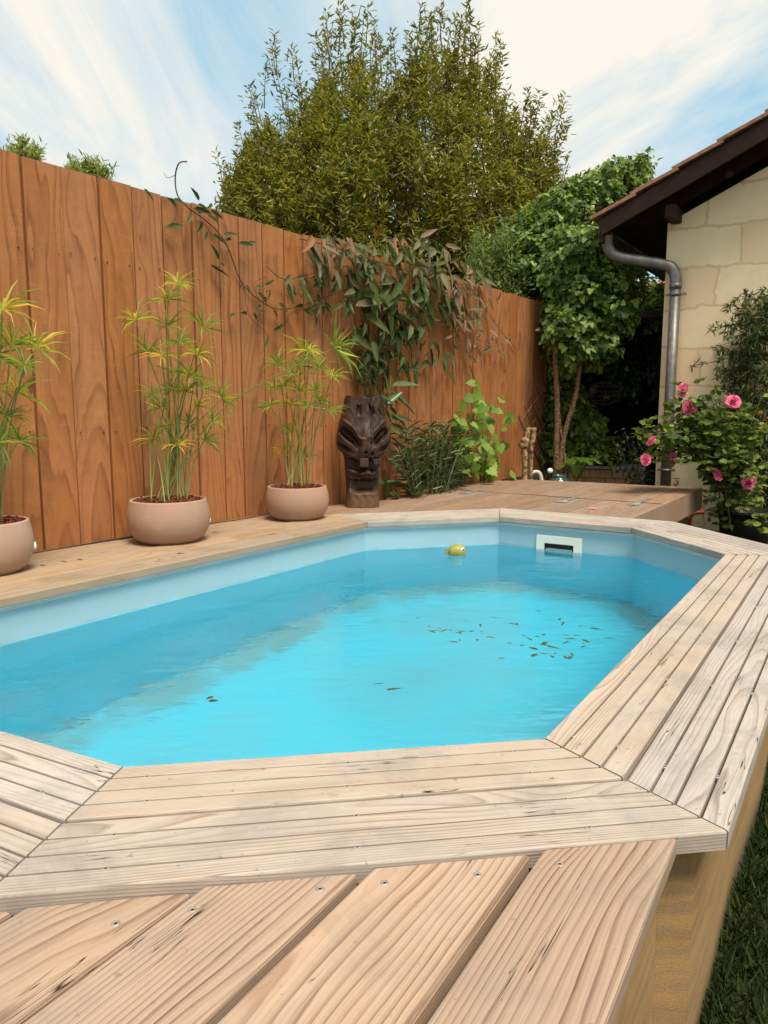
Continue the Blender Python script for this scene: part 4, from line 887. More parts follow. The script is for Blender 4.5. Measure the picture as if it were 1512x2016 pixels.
for u in (1040, 1100): mb.tube(smooth_path([PD(u, 960, 11.9), PD(u+8, 760, 11.9), PD(u-10, 600, 11.8), PD(u+6, 450, 11.7)]), .04, 7)
mb.build('stems', m_bark, hd_)
gs_ = empty('grey_green_shrub', PD(970, 900, 11.2), 'pale grey-green shrub with small narrow leaves behind the fence, left of the ivy', 'shrub')
m_gg = leafmat('grey_green_leaf', [(0, (.07, .10, .03)), (1, (.26, .31, .10))], .5, .3, .2)
pos = []; dr = []; up = []; rg = np.random.default_rng(47)
for k in range(420):
    u = rg.uniform(915, 1045); top = np.interp(u, [915, 940, 965, 990, 1015, 1045], [500, 425, 455, 395, 430, 520])+rg.uniform(0, 25); v = top+(640-top)*rg.random()**.9; t_ = PD(u, v, 11.2+rg.uniform(-.5, .5))
    d = nrmz(np.array([(u-980)/130., 0, 1.])+rg.normal(size=3)*.28); L = rg.uniform(.35, .7); n = 22; tt = np.linspace(0, 1, n)
    P_ = t_-d*L+d*(tt*L)[:, None]+rg.normal(size=(n, 3))*.02; s_ = nrmz(rg.normal(size=(n, 3))); pos.append(P_); dr.append(s_*.8+d*.7); up.append(rg.normal(size=(n, 3))+[0, -.3, .6])
pos = np.concatenate(pos); leaf_mesh('foliage', pos, np.concatenate(dr), np.concatenate(up), rg.uniform(.05, .10, len(pos)), rg.uniform(.018, .03, len(pos)), LANCE, m_gg, gs_)
mb = MB()
for u in (950, 985, 1005): mb.tube([PD(u, 900, 11.2), PD(u+4, 650, 11.2), PD(u, 500, 11.2)], [.03, .02, .008], 6)
mb.build('stems', m_bark, gs_)
# low ivy and fern by the trunks
lo = empty('low_ivy', PD(1170, 945, 9.6), 'low mound of ivy at the foot of the bare trunks, by the tiled planter', 'plant')
foliage('foliage', lo, [(1145, 850, 40, 50), (1175, 885, 40, 30), (1120, 800, 26, 60), (1080, 800, 24, 60), (1070, 880, 25, 45)], 9.6, .8, 2600, .08, .9, IVY, m_ivy, 51)
fe = empty('fern', PD(1140, 950, 8.75), 'small fern with feathery fronds at the base of the bare trunks', 'fern'); pos = []; dr = []; mbs = MB(); Ls = []
for k in range(13):
    a = k*2.4; b = PD(1135, 950, 8.75); t = b+np.array([math.cos(a)*.28, math.sin(a)*.2, .15+.12*random.random()]); m_ = (b+t)/2+np.array([0, 0, .14]); pts = smooth_path([b, m_, t], 14); mbs.tube(pts, .002, 4)
    for i in range(4, len(pts)):
        tg = nrmz(pts[i]-pts[i-1]); s = nrmz(np.cross(tg, [0, 0, 1.])); Lx_ = .07*math.sin(math.pi*i/len(pts))+.01
        for q in (-1, 1): pos.append(pts[i]); dr.append(s*q+tg*.5); Ls.append(Lx_)
mbs.build('stems', m_gst, fe); leaf_mesh('fronds', pos, dr, np.tile([0, 0, 1.], (len(pos), 1)), np.array(Ls), .014, LANCE, m_grape, fe)

# white ball lamp, pale pipe, green glass jar
mb = MB(); c = PD(1083, 927, 8.4); rr = .032
mb.lathe([(max(.0001, rr*math.sin(a)), -rr*math.cos(a)) for a in np.linspace(0, math.pi, 14)], c, 20); lamp = empty('globe_lamp', c-[0, 0, .2], 'small white ball solar lamp on a thin stake behind the deck', 'lamp'); mb.build('globe', plain('white_globe', (.85, .84, .82), .25), lamp)
mb = MB(); mb.tube([c-[0, 0, .25], c-[0, 0, .03]], .006, 6); mb.build('stake', m_dark, lamp)
mb = MB(); mb.tube(smooth_path([PD(1046, 932, 8.36), PD(1056, 929, 8.36), PD(1063, 934, 8.36), PD(1068, 955, 8.36)], 6), .022, 10); tag(mb.build('curved_pipe', plain('pale_pipe', (.66, .56, .46), .5)), 'short cream curved pipe end poking up behind the deck edge', 'pipe')
m_gl, nt_, b_, o_ = newmat('green_glass'); b_.inputs['Base Color'].default_value = (.03, .07, .05, 1); b_.inputs['Roughness'].default_value = .08; b_.inputs['Coat Weight'].default_value = .5
mb = MB(); c = PD(1100, 968, 8.45); mb.lathe([(.0001, 0), (.1, 0), (.14, .05), (.14, .11), (.09, .15), (.075, .17), (.085, .19), (.07, .19), (.065, .17)], c, 24); tag(mb.build('glass_jar', m_gl), 'squat dark green glass jar in front of the bare trunks', 'jar')

# tiled planter, post
pl_ = empty('tiled_planter', PD(1185, 970, 9.3), 'low planter wall of square orange-tan tiles with a grey metal edge', 'planter')
a = PD(1118, 935, 9.5)[:2]; b = PD(1262, 935, 9.2)[:2]; d_p = (b-a)/np.linalg.norm(b-a); n_p = np.array([d_p[1], -d_p[0]]); Lp = np.linalg.norm(b-a); ztp = PD(1185, 919, 9.3)[2]
AX = [[*d_p, 0], [*n_p, 0], [0, 0, 1]]
mb = MB(); c = (a+b)/2-n_p*.2; mb.box((c[0], c[1], (ztp-.55)/2-.03), (Lp/2, .2, (ztp+.55)/2-.03), AX); mb.build('block_wall', plain('mortar', (.22, .13, .075), .9), pl_)
m_tile = plain('tan_tile', (.42, .235, .105), .5, 0, .3, 7.)
mb = MB(); tw = .125; k = 0
for r in range(4):
    x = -(.06*(r % 2))
    while x < Lp-.02:
        w = tw*random.uniform(.85, 1.2); x1 = min(x+w, Lp); x0 = max(x, 0)
        if x1-x0 > .02:
            cc = a+d_p*(x0+x1)/2+n_p*.004; mb.box((cc[0], cc[1], ztp-.035-.055-r*.112), ((x1-x0)/2-.003, .006+random.random()*.003, .052), AX)
        x += w
mb.build('tile_facing', m_tile, pl_, bevel=.008)
mb = MB(); c = (a+b)/2-n_p*.18; mb.box((c[0], c[1], ztp-.012), (Lp/2+.02, .22, .02), AX); mb.build('metal_edge', plain('grey_metal', (.27, .26, .25), .5, .3), pl_, bevel=.004)
mb = MB(); c = PD(1258, 940, 8.9); mb.box((c[0], c[1], -.23), (.055, .055, (PD(1258, 918, 8.9)[2]+.55)/2), None); tag(mb.build('stone_post', plain('pale_stone', (.45, .40, .35), .8, 0, .2, 10, .4), bevel=.006), 'short square pale grey stone post beside the tiled planter', 'post')
# added dark shelter under the ivy, encloses the recess to keep it dark
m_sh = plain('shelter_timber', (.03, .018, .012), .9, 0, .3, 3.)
sh = empty('added_shelter', PD(1215, 950, 12.6), 'added dark timber shelter under the ivy, keeping the covered recess in deep shade', 'shelter')
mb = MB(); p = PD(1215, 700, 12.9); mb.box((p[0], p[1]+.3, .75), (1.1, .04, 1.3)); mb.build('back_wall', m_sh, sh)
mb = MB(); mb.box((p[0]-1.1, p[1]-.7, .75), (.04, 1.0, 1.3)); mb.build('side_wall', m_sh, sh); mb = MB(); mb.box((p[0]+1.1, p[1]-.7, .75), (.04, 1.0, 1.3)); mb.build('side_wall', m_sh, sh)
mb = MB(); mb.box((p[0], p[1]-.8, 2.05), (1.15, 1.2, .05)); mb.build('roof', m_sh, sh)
# hanging wire basket with air plants
wb_ = empty('wire_basket', PD(1190, 770, 9.9), 'round rusty wire basket hanging in the shade with two spiky air plants', 'basket'); c = PD(1190, 775, 9.9); mb = MB(); m_wire = plain('rusty_wire', (.10, .06, .035), .6, .5)
for k in range(8):
    a = math.pi*k/8; mb.tube([c+.2*np.array([math.cos(t)*math.cos(a), math.cos(t)*math.sin(a), math.sin(t)*.75]) for t in np.linspace(0, 6.283, 25)], .0022, 4, False)
for z in (-.09, -.03, .03, .09):
    q = math.sqrt(1-(z/.15)**2)*.2; mb.tube([c+np.array([q*math.cos(t), q*math.sin(t), z]) for t in np.linspace(0, 6.283, 25)], .0022, 4, False)
mb.tube([c+[0, 0, .15], c+[0, 0, .6]], .002, 4); mb.build('wire_cage', m_wire, wb_)
for u, v in ((1168, 770), (1192, 782)):
    q = PD(u, v, 9.65); n = 16; leaf_mesh('air_plant', np.repeat(q[None], n, 0), rdir(n), rdir(n), .07, .007, BLADE, m_gg, wb_)

# ================================================================== HOUSE
aH = R(-33); dH = np.array([math.cos(aH), math.sin(aH)]); nH = np.array([dH[1], -dH[0]])      # nH faces the garden (to camera)
nH = nH if nH[1] < 0 else -nH
W0 = np.array([3.06, 8.20])
c0 = hit(1302, 700, (*W0, 0), (*nH, 0))[:2]; W0 = c0
def onH(u, v, off=0.): return hit(u, v, (*(W0+nH*off), 0), (*nH, 0))
m_stone, nt_, b_, o_ = newmat('limestone_blocks')
at = N(nt_, 'ShaderNodeAttribute', attribute_name='bl'); sp_ = N(nt_, 'ShaderNodeSeparateXYZ'); LK(nt_, at.outputs['Vector'], sp_.inputs[0])
wv = N(nt_, 'ShaderNodeTexNoise', _Scale=2.2, _Detail=3.); LK(nt_, at.outputs['Vector'], wv.inputs['Vector'])
wsub = N(nt_, 'ShaderNodeVectorMath', operation='SUBTRACT'); LK(nt_, wv.outputs['Color'], wsub.inputs[0]); wsub.inputs[1].default_value = (.5, .5, .5)
wsc = N(nt_, 'ShaderNodeVectorMath', operation='SCALE'); LK(nt_, wsub.outputs[0], wsc.inputs[0]); wsc.inputs[3].default_value = .16
wv2 = N(nt_, 'ShaderNodeTexNoise', _Scale=13., _Detail=4.); LK(nt_, at.outputs['Vector'], wv2.inputs['Vector'])
ws2 = N(nt_, 'ShaderNodeVectorMath', operation='SCALE'); LK(nt_, wv2.outputs['Color'], ws2.inputs[0]); ws2.inputs[3].default_value = .06
wad = N(nt_, 'ShaderNodeVectorMath', operation='ADD'); LK(nt_, wsc.outputs[0], wad.inputs[0]); LK(nt_, at.outputs['Vector'], wad.inputs[1])
wa2 = N(nt_, 'ShaderNodeVectorMath', operation='ADD'); LK(nt_, wad.outputs[0], wa2.inputs[0]); LK(nt_, ws2.outputs[0], wa2.inputs[1])
br = N(nt_, 'ShaderNodeTexBrick', offset=.45, offset_frequency=2, squash=1.35, squash_frequency=3); LK(nt_, wa2.outputs[0], br.inputs['Vector'])
br.inputs['Scale'].default_value = 1.; br.inputs['Mortar Size'].default_value = .016; br.inputs['Mortar Smooth'].default_value = .35; br.inputs['Brick Width'].default_value = .74; br.inputs['Row Height'].default_value = .40; br.inputs['Bias'].default_value = -.05
br.inputs['Color1'].default_value = (0, 0, 0, 1); br.inputs['Color2'].default_value = (1, 1, 1, 1); br.inputs['Mortar'].default_value = (.5, .5, .5, 1)
fn_ = NOISE(nt_, at.outputs['Vector'], 5., 5., .65); fine = NOISE(nt_, at.outputs['Vector'], 60., 3., .6)
pit = NOISE(nt_, CMB(nt_, M(nt_, 'MULTIPLY', sp_.outputs[0], 14.), M(nt_, 'MULTIPLY', sp_.outputs[1], 55.), 0.), 1., 3., .6)
pick = MR(nt_, br.outputs['Color'], .66, .70)
stone = MIX(nt_, MR(nt_, fn_, .35, .65), (.86, .67, .42), (.90, .74, .49)); stone = MIX(nt_, M(nt_, 'MULTIPLY', MR(nt_, pit, .68, .76), .4), stone, (.38, .26, .14))
rend = MIX(nt_, fine, (.82, .60, .37), (.86, .65, .42))
cc_ = MIX(nt_, pick, stone, rend); cc_ = MIX(nt_, br.outputs['Fac'], cc_, (.72, .52, .33))
cc_ = MIX(nt_, MR(nt_, M(nt_, 'ADD', sp_.outputs[1], M(nt_, 'MULTIPLY', fn_, .3)), .28, .10, 0., .35, True), cc_, (.50, .28, .13))
LK(nt_, cc_, b_.inputs['Base Color']); b_.inputs['Roughness'].default_value = .9; b_.inputs['Specular IOR Level'].default_value = .15
LK(nt_, BUMP(nt_, M(nt_, 'ADD', fine, M(nt_, 'MULTIPLY', pick, -.6)), .35, .006), b_.inputs['Normal'])
house = empty('stone_house', (*W0, -.55), 'cream limestone house gable with dark brown eaves at the right edge', 'house')
OV = .42
e1 = onH(1174, 436, OV); e2 = onH(1512, 232, OV)
s_of = lambda q: (q[:2]-W0)@dH
sl_ = (e2[2]-e1[2])/(s_of(e2)-s_of(e1)); z_at = lambda s: e1[2]+sl_*(s-s_of(e1))            # top line of the barge board
RID = 4.2; cosp = 1/math.sqrt(1+sl_*sl_); bw = onH(1174, 470, OV); bh = (e1[2]-bw[2])*1.0
wt = onH(1313, 440, 0.)[2]; wsl = sl_
zw_ = lambda s: wt+wsl*s
mb = MB(); pts = [(0, -.6), (RID, -.6)]; V = []; Bv = []
sec = [0, RID, 2*RID]; poly = [(0, -.6), (2*RID, -.6), (2*RID, zw_(0)), (RID, zw_(RID)), (0, zw_(0))]
dep_h = 6.
for y in (0, -dep_h):
    for s, z in poly:
        q = W0+dH*s+nH*y; V.append((q[0], q[1], z)); Bv.append((s+(y if y else 0)*0, z+.6, 0))
F = [(0, 1, 2, 3, 4), (9, 8, 7, 6, 5)]+[(j, 5+j, 5+(j+1) % 5, (j+1) % 5) for j in range(5)]
mb.add(V, F, bl=Bv); mb.build('wall', m_stone, house)
m_brg = plain('dark_stained_board', (.030, .012, .007), .65, 0, .35, 6., .25, .2)
m_rt = plain('clay_roof_tile', (.30, .15, .09), .8, 0, .35, 12., .4)
DA = np.array([dH[0]*cosp, dH[1]*cosp, sl_*cosp]); NA = np.array([nH[0], nH[1], 0.]); UA = np.cross(NA, DA); UA = UA if UA[2] > 0 else -UA
def rbox(mb, s0, s1, u0, u1, y0, y1):      # along the rake, height above barge top, outward
    c = V3((*(W0+dH*s_of(e1)), e1[2]))+DA*(s0+s1)/2+UA*(u0+u1)/2+NA*(y0+y1)/2; mb.box(c, ((s1-s0)/2, (y1-y0)/2, (u1-u0)/2), [DA, NA, UA])
Lr = (RID-s_of(e1))/cosp
bhp = bh*cosp
mb = MB(); rbox(mb, 0, Lr, -bhp, 0, OV-.03, OV); mb.build('barge_board', m_brg, house, bevel=.003)
mb = MB(); rbox(mb, .02, Lr, -.05, -.02, -dep_h, OV-.031); mb.build('soffit', m_brg, house)
mb = MB(); rbox(mb, .3, Lr, -bhp*1.15, -.055, -.02, .04); mb.build('rafter', m_brg, house)
pz = onH(1322, 418, OV*.6); sP = s_of(pz)
mb = MB(); c = W0+dH*(sP)+nH*.12; mb.box((c[0], c[1], pz[2]), (.05, .2, .065), [[*dH, 0], [*nH, 0], [0, 0, 1]]); mb.build('purlin', m_brg, house, bevel=.004)
mb = MB(); c = W0+dH*(s_of(e1)+.05)+nH*(OV-dep_h)/2; mb.box((c[0], c[1], bw[2]+.03), (.02, (dep_h+OV)/2-.02, .07), [[*dH, 0], [*nH, 0], [0, 0, 1]]); mb.build('fascia_board', m_brg, house)
mb = MB(); tl = .44; k = 0; s = -.04
while s < Lr:
    for j in range(26):
        y1 = OV+.03-j*.25; y0 = y1-.235; rr = .008*((j*7) % 3)
        c0_ = V3((*(W0+dH*s_of(e1)), e1[2]))
        a = c0_+DA*s+UA*(.040)+NA*((y0+y1)/2); b = c0_+DA*(s+tl+.05)+UA*(.004+.012)+NA*((y0+y1)/2)
        ax0 = nrmz(b-a); up_ = nrmz(np.cross(ax0, NA)); up_ = up_ if up_[2] > 0 else -up_
        mb.box((a+b)/2+up_*.014, (np.linalg.norm(b-a)/2, (y1-y0)/2, .018), [ax0, NA, up_])
    s += tl
mb.build('roof_tiles', m_rt, house, bevel=.004)
# other roof slope
mb = MB(); q = W0+dH*RID; r_ = W0+dH*(2*RID+.3)
za = z_at(RID); zb = z_at(RID)-sl_*(RID+.3)
V = []
for y in (OV, -dep_h):
    for (x, z) in ((RID, za), (2*RID+.4, za-sl_*(RID+.4))):
        w_ = W0+dH*x+nH*y; V += [(w_[0], w_[1], z), (w_[0], w_[1], z+.05)]
mb.add(V, [(0, 2, 3, 1), (4, 5, 7, 6), (0, 1, 5, 4), (2, 6, 7, 3), (1, 3, 7, 5), (0, 4, 6, 2)]); mb.build('far_roof_slope', m_rt, house)
# hook lamp under the eave
mb = MB(); c = onH(1434, 343, .25); mb.lathe([(.0001, -.03), (.03, -.025), (.042, 0), (.03, .025), (.0001, .03)], c, 14); mb.build('eave_sensor', m_brg, house)
# drainpipe
m_zn = plain('weathered_zinc', (.20, .185, .17), .45, .55, .3, 14., .15, .5)
dp = empty('drainpipe', onH(1309, 955, .1), 'weathered grey zinc drainpipe curving from the eave down the house corner', 'drainpipe')
zp = lambda u, v, o=.09: onH(u, v, o)
path = [zp(1196, 462, .30), zp(1195, 480, .28), zp(1203, 497, .25), zp(1222, 507, .22), zp(1265, 514, .15), zp(1300, 520, .11), zp(1322, 527, .09), zp(1330, 545, .085), zp(1330, 568, .085)]
mb = MB(); mb.tube(smooth_path(path, 7), .058, 16); mb.build('elbow', m_zn, dp)
bt = zp(1330, 566); lo_ = bt.copy(); lo_[2] = -.5; mb = MB(); mb.tube([bt+[0, 0, .0], (bt+lo_)/2, lo_], .054, 16); mb.build('downpipe', m_zn, dp)
mb = MB(); mb.tube([bt+[0, 0, -.01], bt+[0, 0, .04]], .063, 16); mb.build('socket', m_zn, dp)
mb = MB(); q = bt+[0, 0, -.07]; mb.tube([q+[0, 0, -.014], q+[0, 0, .014]], .061, 16); mb.box(q, (.11, .01, .012), [[*dH, 0], [*nH, 0], [0, 0, 1]]); mb.build('bracket', m_zn, dp)
mb = MB(); q = bt+[0, 0, -1.9]; mb.tube([q+[0, 0, -.014], q+[0, 0, .014]], .061, 16); mb.box(q, (.09, .01, .012), [[*dH, 0], [*nH, 0], [0, 0, 1]]); mb.build('bracket', m_zn, dp)
# tap
tp = empty('garden_tap', onH(1332, 948, .05), 'small brass garden tap on the house wall right of the drainpipe', 'tap'); m_brs = plain('dull_brass', (.30, .20, .09), .35, .8)
q = onH(1332, 950, .06); mb = MB(); mb.tube([q-V3(nH)*.06, q, q+V3(nH)*.03, q+V3(nH)*.045-[0, 0, .035]], .013, 10); mb.tube([q, q+[0, 0, .04]], .009, 8); mb.build('body', m_brs, tp)
mb = MB(); mb.box(q+[0, 0, .045], (.03, .006, .005), [[*dH, 0], [*nH, 0], [0, 0, 1]]); mb.build('lever', m_brs, tp, bevel=.002)
# orange handle beside deck
q = PD(1362, 1012, 7.2); mb = MB(); mb.tube(smooth_path([PD(1358, 1040, 7.3), PD(1359, 1022, 7.3), PD(1366, 1011, 7.3), PD(1386, 1009, 7.3)], 5), .019, 10); tag(mb.build('orange_handle', plain('orange_plastic', (.70, .11, .035), .4)), 'bent orange plastic handle sticking out from behind the hinged deck', 'handle')

# ================================================================== ROSE, JASMINE
m_rl = leafmat('rose_leaf', [(0, (.04, .07, .018)), (.6, (.11, .165, .032)), (1, (.25, .29, .06))], .55, .3, .12)
rose = empty('rose_bush', PD(1440, 1100, 6.9), 'rose bush with round leaves and large pink blooms in front of the house wall', 'rose bush')
m_rst = plain('rose_stem', (.12, .12, .05), .6)
rts = [(1331, 769), (1344, 802), (1428, 792), (1273, 868), (1259, 903), (1314, 897), (1330, 868), (1396, 932), (1460, 947), (1493, 823), (1476, 815), (1380, 879), (1283, 848), (1421, 817)]
szs = [.075, .085, .08, .06, .065, .05, .055, .085, .08, .035, .02, .03, .02, .022]
rg = np.random.default_rng(77); Dr = 6.7
root_p = PD(1450, 1075, 6.9); hub = PD(1430, 930, 6.85); hub2 = PD(1380, 860, 6.75)
allst = []
ends = [(u, v) for u, v in rts]+[(1300, 860), (1360, 780), (1400, 770), (1240, 850+10), (1500, 780), (1480, 880), (1340, 920), (1370, 830), (1430, 870), (1490, 930), (1350, 850), (1310, 820), (1460, 800), (1400, 900), (1450, 860), (1500, 850), (1285, 895), (1480, 960), (1420, 840), (1410, 1000), (1440, 1020), (1480, 1010), (1500, 1030), (1425, 1030)]
mbs = MB()
for i, (u, v) in enumerate(ends):
    tip = PD(u, v, Dr+rg.uniform(-.2, .25)); h_ = hub2 if u < 1400 else hub; m_ = h_+rg.normal(size=3)*.05
    pts = smooth_path([root_p+rg.normal(size=3)*.03, hub+rg.normal(size=3)*.04, m_, (m_+tip)/2+np.array([0, 0, .03]), tip], 7); mbs.tube(pts, np.linspace(.006, .002, len(pts)), 6); allst.append(pts)
mbs.build('stems', m_rst, rose)
pos = []; dr = []; up = []; 
for pts in allst:
    for k in range(23):
        q = pts[int(len(pts)*(.30+.68*rg.random()))]+rg.normal(size=3)*.06; s = rg.normal(size=3); ax_ = nrmz(s*[1, 1, .4])
        for t in range(5):
            pos.append(q+ax_*.022*(t//2)); sd = nrmz(np.cross(ax_, [0, 0, 1.]))*(1 if t % 2 else -1)
            dr.append(ax_*.4+sd if t < 4 else ax_); up.append(np.array([-.1, -.6, .6])+rg.normal(size=3)*.6)
n = len(pos); leaf_mesh('foliage', pos, dr, up, rg.uniform(.042, .075, n), rg.uniform(.034, .056, n), OVAL, m_rl, rose)
def petal_rose(name, c, r, mat, par, facing, seed, bud=False):
    rg = np.random.default_rng(seed); f = nrmz(np.array(facing, float)); x = nrmz(np.cross(f, [0.1, .2, 1.])); y = np.cross(f, x); mb = MB()
    rings = [(.18, .02, 3), (.34, .12, 4), (.55, .45, 5), (.8, .85, 5), (1.0, 1.2, 6), (1.08, 1.55, 5)] if not bud else [(.45, .1, 3), (.6, .3, 4)]
    for q, op, n in rings:
        for k in range(n):
            a = 6.283*k/n+rg.random()*.6+q*3; o = x*math.cos(a)+y*math.sin(a); tgt = np.cross(f, o); G = 6; V = []
            for i in range(G):
                for j in range(G):
                    t = i/(G-1); s = (j/(G-1)-.5)*2; w = math.sin(math.pi*(.12+.72*t))*.62*(q+.25)
                    out_ = math.sin(t*1.5)*math.sin(min(op, 1.5))+.12*q; hgt = math.sin(t*1.55)*(1.0-.42*op)
                    p_ = o*(out_*q*.95-.22*s*s*w)+tgt*(s*w)+f*(hgt*.8+.14*s*s*t-(.18*t**4 if q > .6 else 0)); V.append(c+r*p_*.85+rg.normal(size=3)*r*.025)
            mb.add(V, [(i*G+j, i*G+j+1, (i+1)*G+j+1, (i+1)*G+j) for i in range(G-1) for j in range(G-1)], smooth=True)
    return mb.build(name, mat, par)
def petalmat(name, c1, c2):
    m, nt, b, o = newmat(name); g = N(nt, 'ShaderNodeNewGeometry'); n_ = NOISE(nt, g.outputs['Position'], 40., 3.)
    c = MIX(nt, n_, c1, c2); LK(nt, c, b.inputs['Base Color']); b.inputs['Roughness'].default_value = .55
    t = N(nt, 'ShaderNodeBsdfTranslucent'); LK(nt, c, t.inputs[0]); mx = N(nt, 'ShaderNodeMixShader', i0=.3); LK(nt, b.outputs[0], mx.inputs[1]); LK(nt, t.outputs[0], mx.inputs[2]); LK(nt, mx.outputs[0], o.inputs[0]); return m
m_pink = petalmat('pink_petal', (.80, .11, .29), (.90, .29, .44)); m_red = petalmat('red_bud', (.55, .03, .04), (.65, .06, .08))
for i, ((u, v), s) in enumerate(zip(rts, szs)):
    c = allst[i][-1]+np.array([0, -.14, 0]); bud = s < .045
    petal_rose('rose_bud' if bud else 'rose_bloom', c, s*.85 if not bud else s*1.2, m_red if bud else m_pink, rose, (rg.normal()*.8, -1+rg.normal()*.3, .5+rg.normal()*.6), 100+i, bud)
mb = MB(); pq = PD(1465, 1045, 6.95); pq[2] = -.55; mb.lathe([(.0001, 0), (.2, 0), (.22, .27), (.235, .33), (.245, .33), (.245, .36), (.225, .36), (.22, .30), (.0001, .28)], pq, 32); mb.build('pot', plain('black_plastic', (.012, .012, .012), .45, 0, .2, 5), rose)
# petals fallen on the deck
for i, (u, v, L_) in enumerate(((1160, 1001, .07),)):
    tag(leaf_mesh('rose_petal', [P(u, v, -.004)], [[1, .1, .05]], [[0, -.2, 1]], L_, .045, OVAL, m_pink), 'single pink rose petal fallen on the hinged deck', 'petal')
# jasmine
m_jas = leafmat('jasmine_leaf', [(0, (.03, .055, .018)), (.7, (.08, .115, .03)), (1, (.22, .23, .07))], .4, .25, .35)
jas = empty('jasmine_climber', onH(1480, 1040, .15), 'dark wiry jasmine with fine pointed leaflets climbing the house wall behind the rose', 'climbing plant')
pos = []; dr = []; up = []; mbs = MB(); rg = np.random.default_rng(5)
outl = [(575, 1415, 1512), (600, 1440, 1530), (650, 1425, 1530), (700, 1400, 1540), (760, 1395, 1540), (820, 1400, 1540), (900, 1410, 1540), (980, 1400, 1540), (1040, 1420, 1540)]
for k in range(480):
    v = 580+465*rg.random()**.9; l = np.interp(v, [o[0] for o in outl], [o[1] for o in outl])+12; r = 1545; u = l+(r-l)*rg.random()**.8
    of = rg.uniform(.08, .5); q = onH(u, v, of); a = rg.normal(size=3)*[1, .6, .7]; a = nrmz(a); Lk = rg.uniform(.1, .22)
    pts = smooth_path([q, q+a*Lk*.5+[0, 0, .03], q+a*Lk-[0, 0, .02]], 4); mbs.tube(pts, .0016, 4, False)
    for p_ in pts[::2]:
        for t in range(5):
            s = nrmz(rg.normal(size=3)); pos.append(p_); dr.append(a*.5+s+[0, 0, -.3]); up.append([0, -.3, 1]+rg.normal(size=3)*.4)
for (u0, v0, u1, v1) in ((1475, 1050, 1470, 600), (1500, 1050, 1505, 640), (1450, 1040, 1440, 760), (1500, 640, 1440, 600), (1450, 700, 1365, 720), (1440, 640, 1405, 645)):
    mbs.tube(smooth_path([onH(u0, v0, .1), onH((u0+u1)/2+8, (v0+v1)/2, .15), onH(u1, v1, .12)], 8), .004, 6)
for u, v in ((1372, 715), (1362, 722), (1385, 712), (1405, 642), (1400, 650), (1412, 638)):
    for t in range(5): pos.append(onH(u, v, .12)); dr.append(rg.normal(size=3)+[0, 0, -.3]); up.append([0, -.3, 1]+rg.normal(size=3)*.4)
mbs.build('stems', plain('wiry_stem', (.10, .075, .04), .7), jas); n = len(pos); leaf_mesh('foliage', pos, dr, up, rg.uniform(.04, .085, n), rg.uniform(.011, .02, n), LANCE, m_jas, jas)
# small rose-like shrub left of the drainpipe
sh2 = empty('young_rose', PD(1245, 970, 8.6), 'thin dark-leaved young rose growing beside the pale stone post', 'shrub'); pos = []; dr = []; up = []; mbs = MB()
for u, v in ((1215, 870), (1230, 850), (1245, 870), (1228, 905), (1262, 880), (1275, 930), (1240, 930), (1265, 950), (1220, 920), (1250, 900), (1205, 865), (1280, 905)):
    pts = smooth_path([PD(1248, 975, 8.6), PD((1248+u)/2+6, (975+v)/2, 8.6), PD(u, v, 8.6+rg.uniform(-.1, .1))], 7); mbs.tube(pts, .003, 5)
    for k in range(26): pos.append(pts[int(len(pts)*(.3+.69*rg.random()))]+rg.normal(size=3)*.05); dr.append(rg.normal(size=3)+[0, 0, -.2]); up.append([0, -.3, 1]+rg.normal(size=3)*.4)
mbs.build('stems', m_rst, sh2); n = len(pos); leaf_mesh('foliage', pos, dr, up, rg.uniform(.035, .06, n), rg.uniform(.02, .035, n), OVAL, leafmat('dark_rose_leaf', [(0, (.03, .05, .02)), (1, (.09, .10, .04))], .4, .2), sh2)

# ================================================================== BIG TREE
m_tree = leafmat('tree_leaf', [(0, (.05, .075, .014)), (.5, (.20, .215, .032)), (.85, (.40, .37, .075)), (1, (.46, .41, .11))], .5, .35, .25, (1.5, 1.3, .4))
tree = empty('large_tree', (0.35, 14.5, -.55), 'large bushy evergreen tree with upright shoots towering behind the fence', 'tree')
env = [(425, 400), (430, 290), (445, 300), (470, 235), (490, 160), (520, 60), (545, 55), (560, 100), (590, 180), (605, 80), (625, 5), (650, -20), (720, -25), (745, 60), (775, 45), (800, 40), (815, -20), (860, -40), (935, -30), (960, 70), (990, 60), (1000, 130), (1015, 180), (1050, 165), (1070, 230), (1112, 180), (1118, 290), (1100, 340), (1095, 400)]
fill = [(425, 430), (440, 345), (480, 270), (520, 220), (560, 210), (600, 200), (630, 130), (700, 95), (760, 135), (800, 115), (850, 75), (930, 85), (985, 125), (1010, 205), (1050, 240), (1095, 270), (1112, 330), (1100, 430)]
peaks = [(432, 300), (468, 240), (492, 165), (545, 60), (528, 105), (620, 62), (640, 15), (668, 4), (692, 10), (722, 5), (750, 72), (775, 55), (805, 62), (826, 5), (850, 18), (870, 0), (905, 30), (926, 0), (938, 45), (982, 65), (968, 110), (1000, 190), (1040, 170), (1062, 178), (1106, 182), (1112, 240), (1114, 300), (447, 352), (505, 235), (585, 150), (1080, 235)]
eu = [e[0] for e in fill]; ev = [e[1] for e in fill]
rg = np.random.default_rng(3); pos = []; dr = []; up = []; TC = np.array([.15, 14.5, 2.2])
tips = []
for (u, v) in peaks:
    D = 14.5+rg.uniform(-1., .6)
    for j in range(5): tips.append((u+rg.normal()*(2+5*j)+(770-u)*.02*j, v+4+j*rg.uniform(14, 26), D+rg.normal()*.12, rg.uniform(.5, .75)))
k = 0
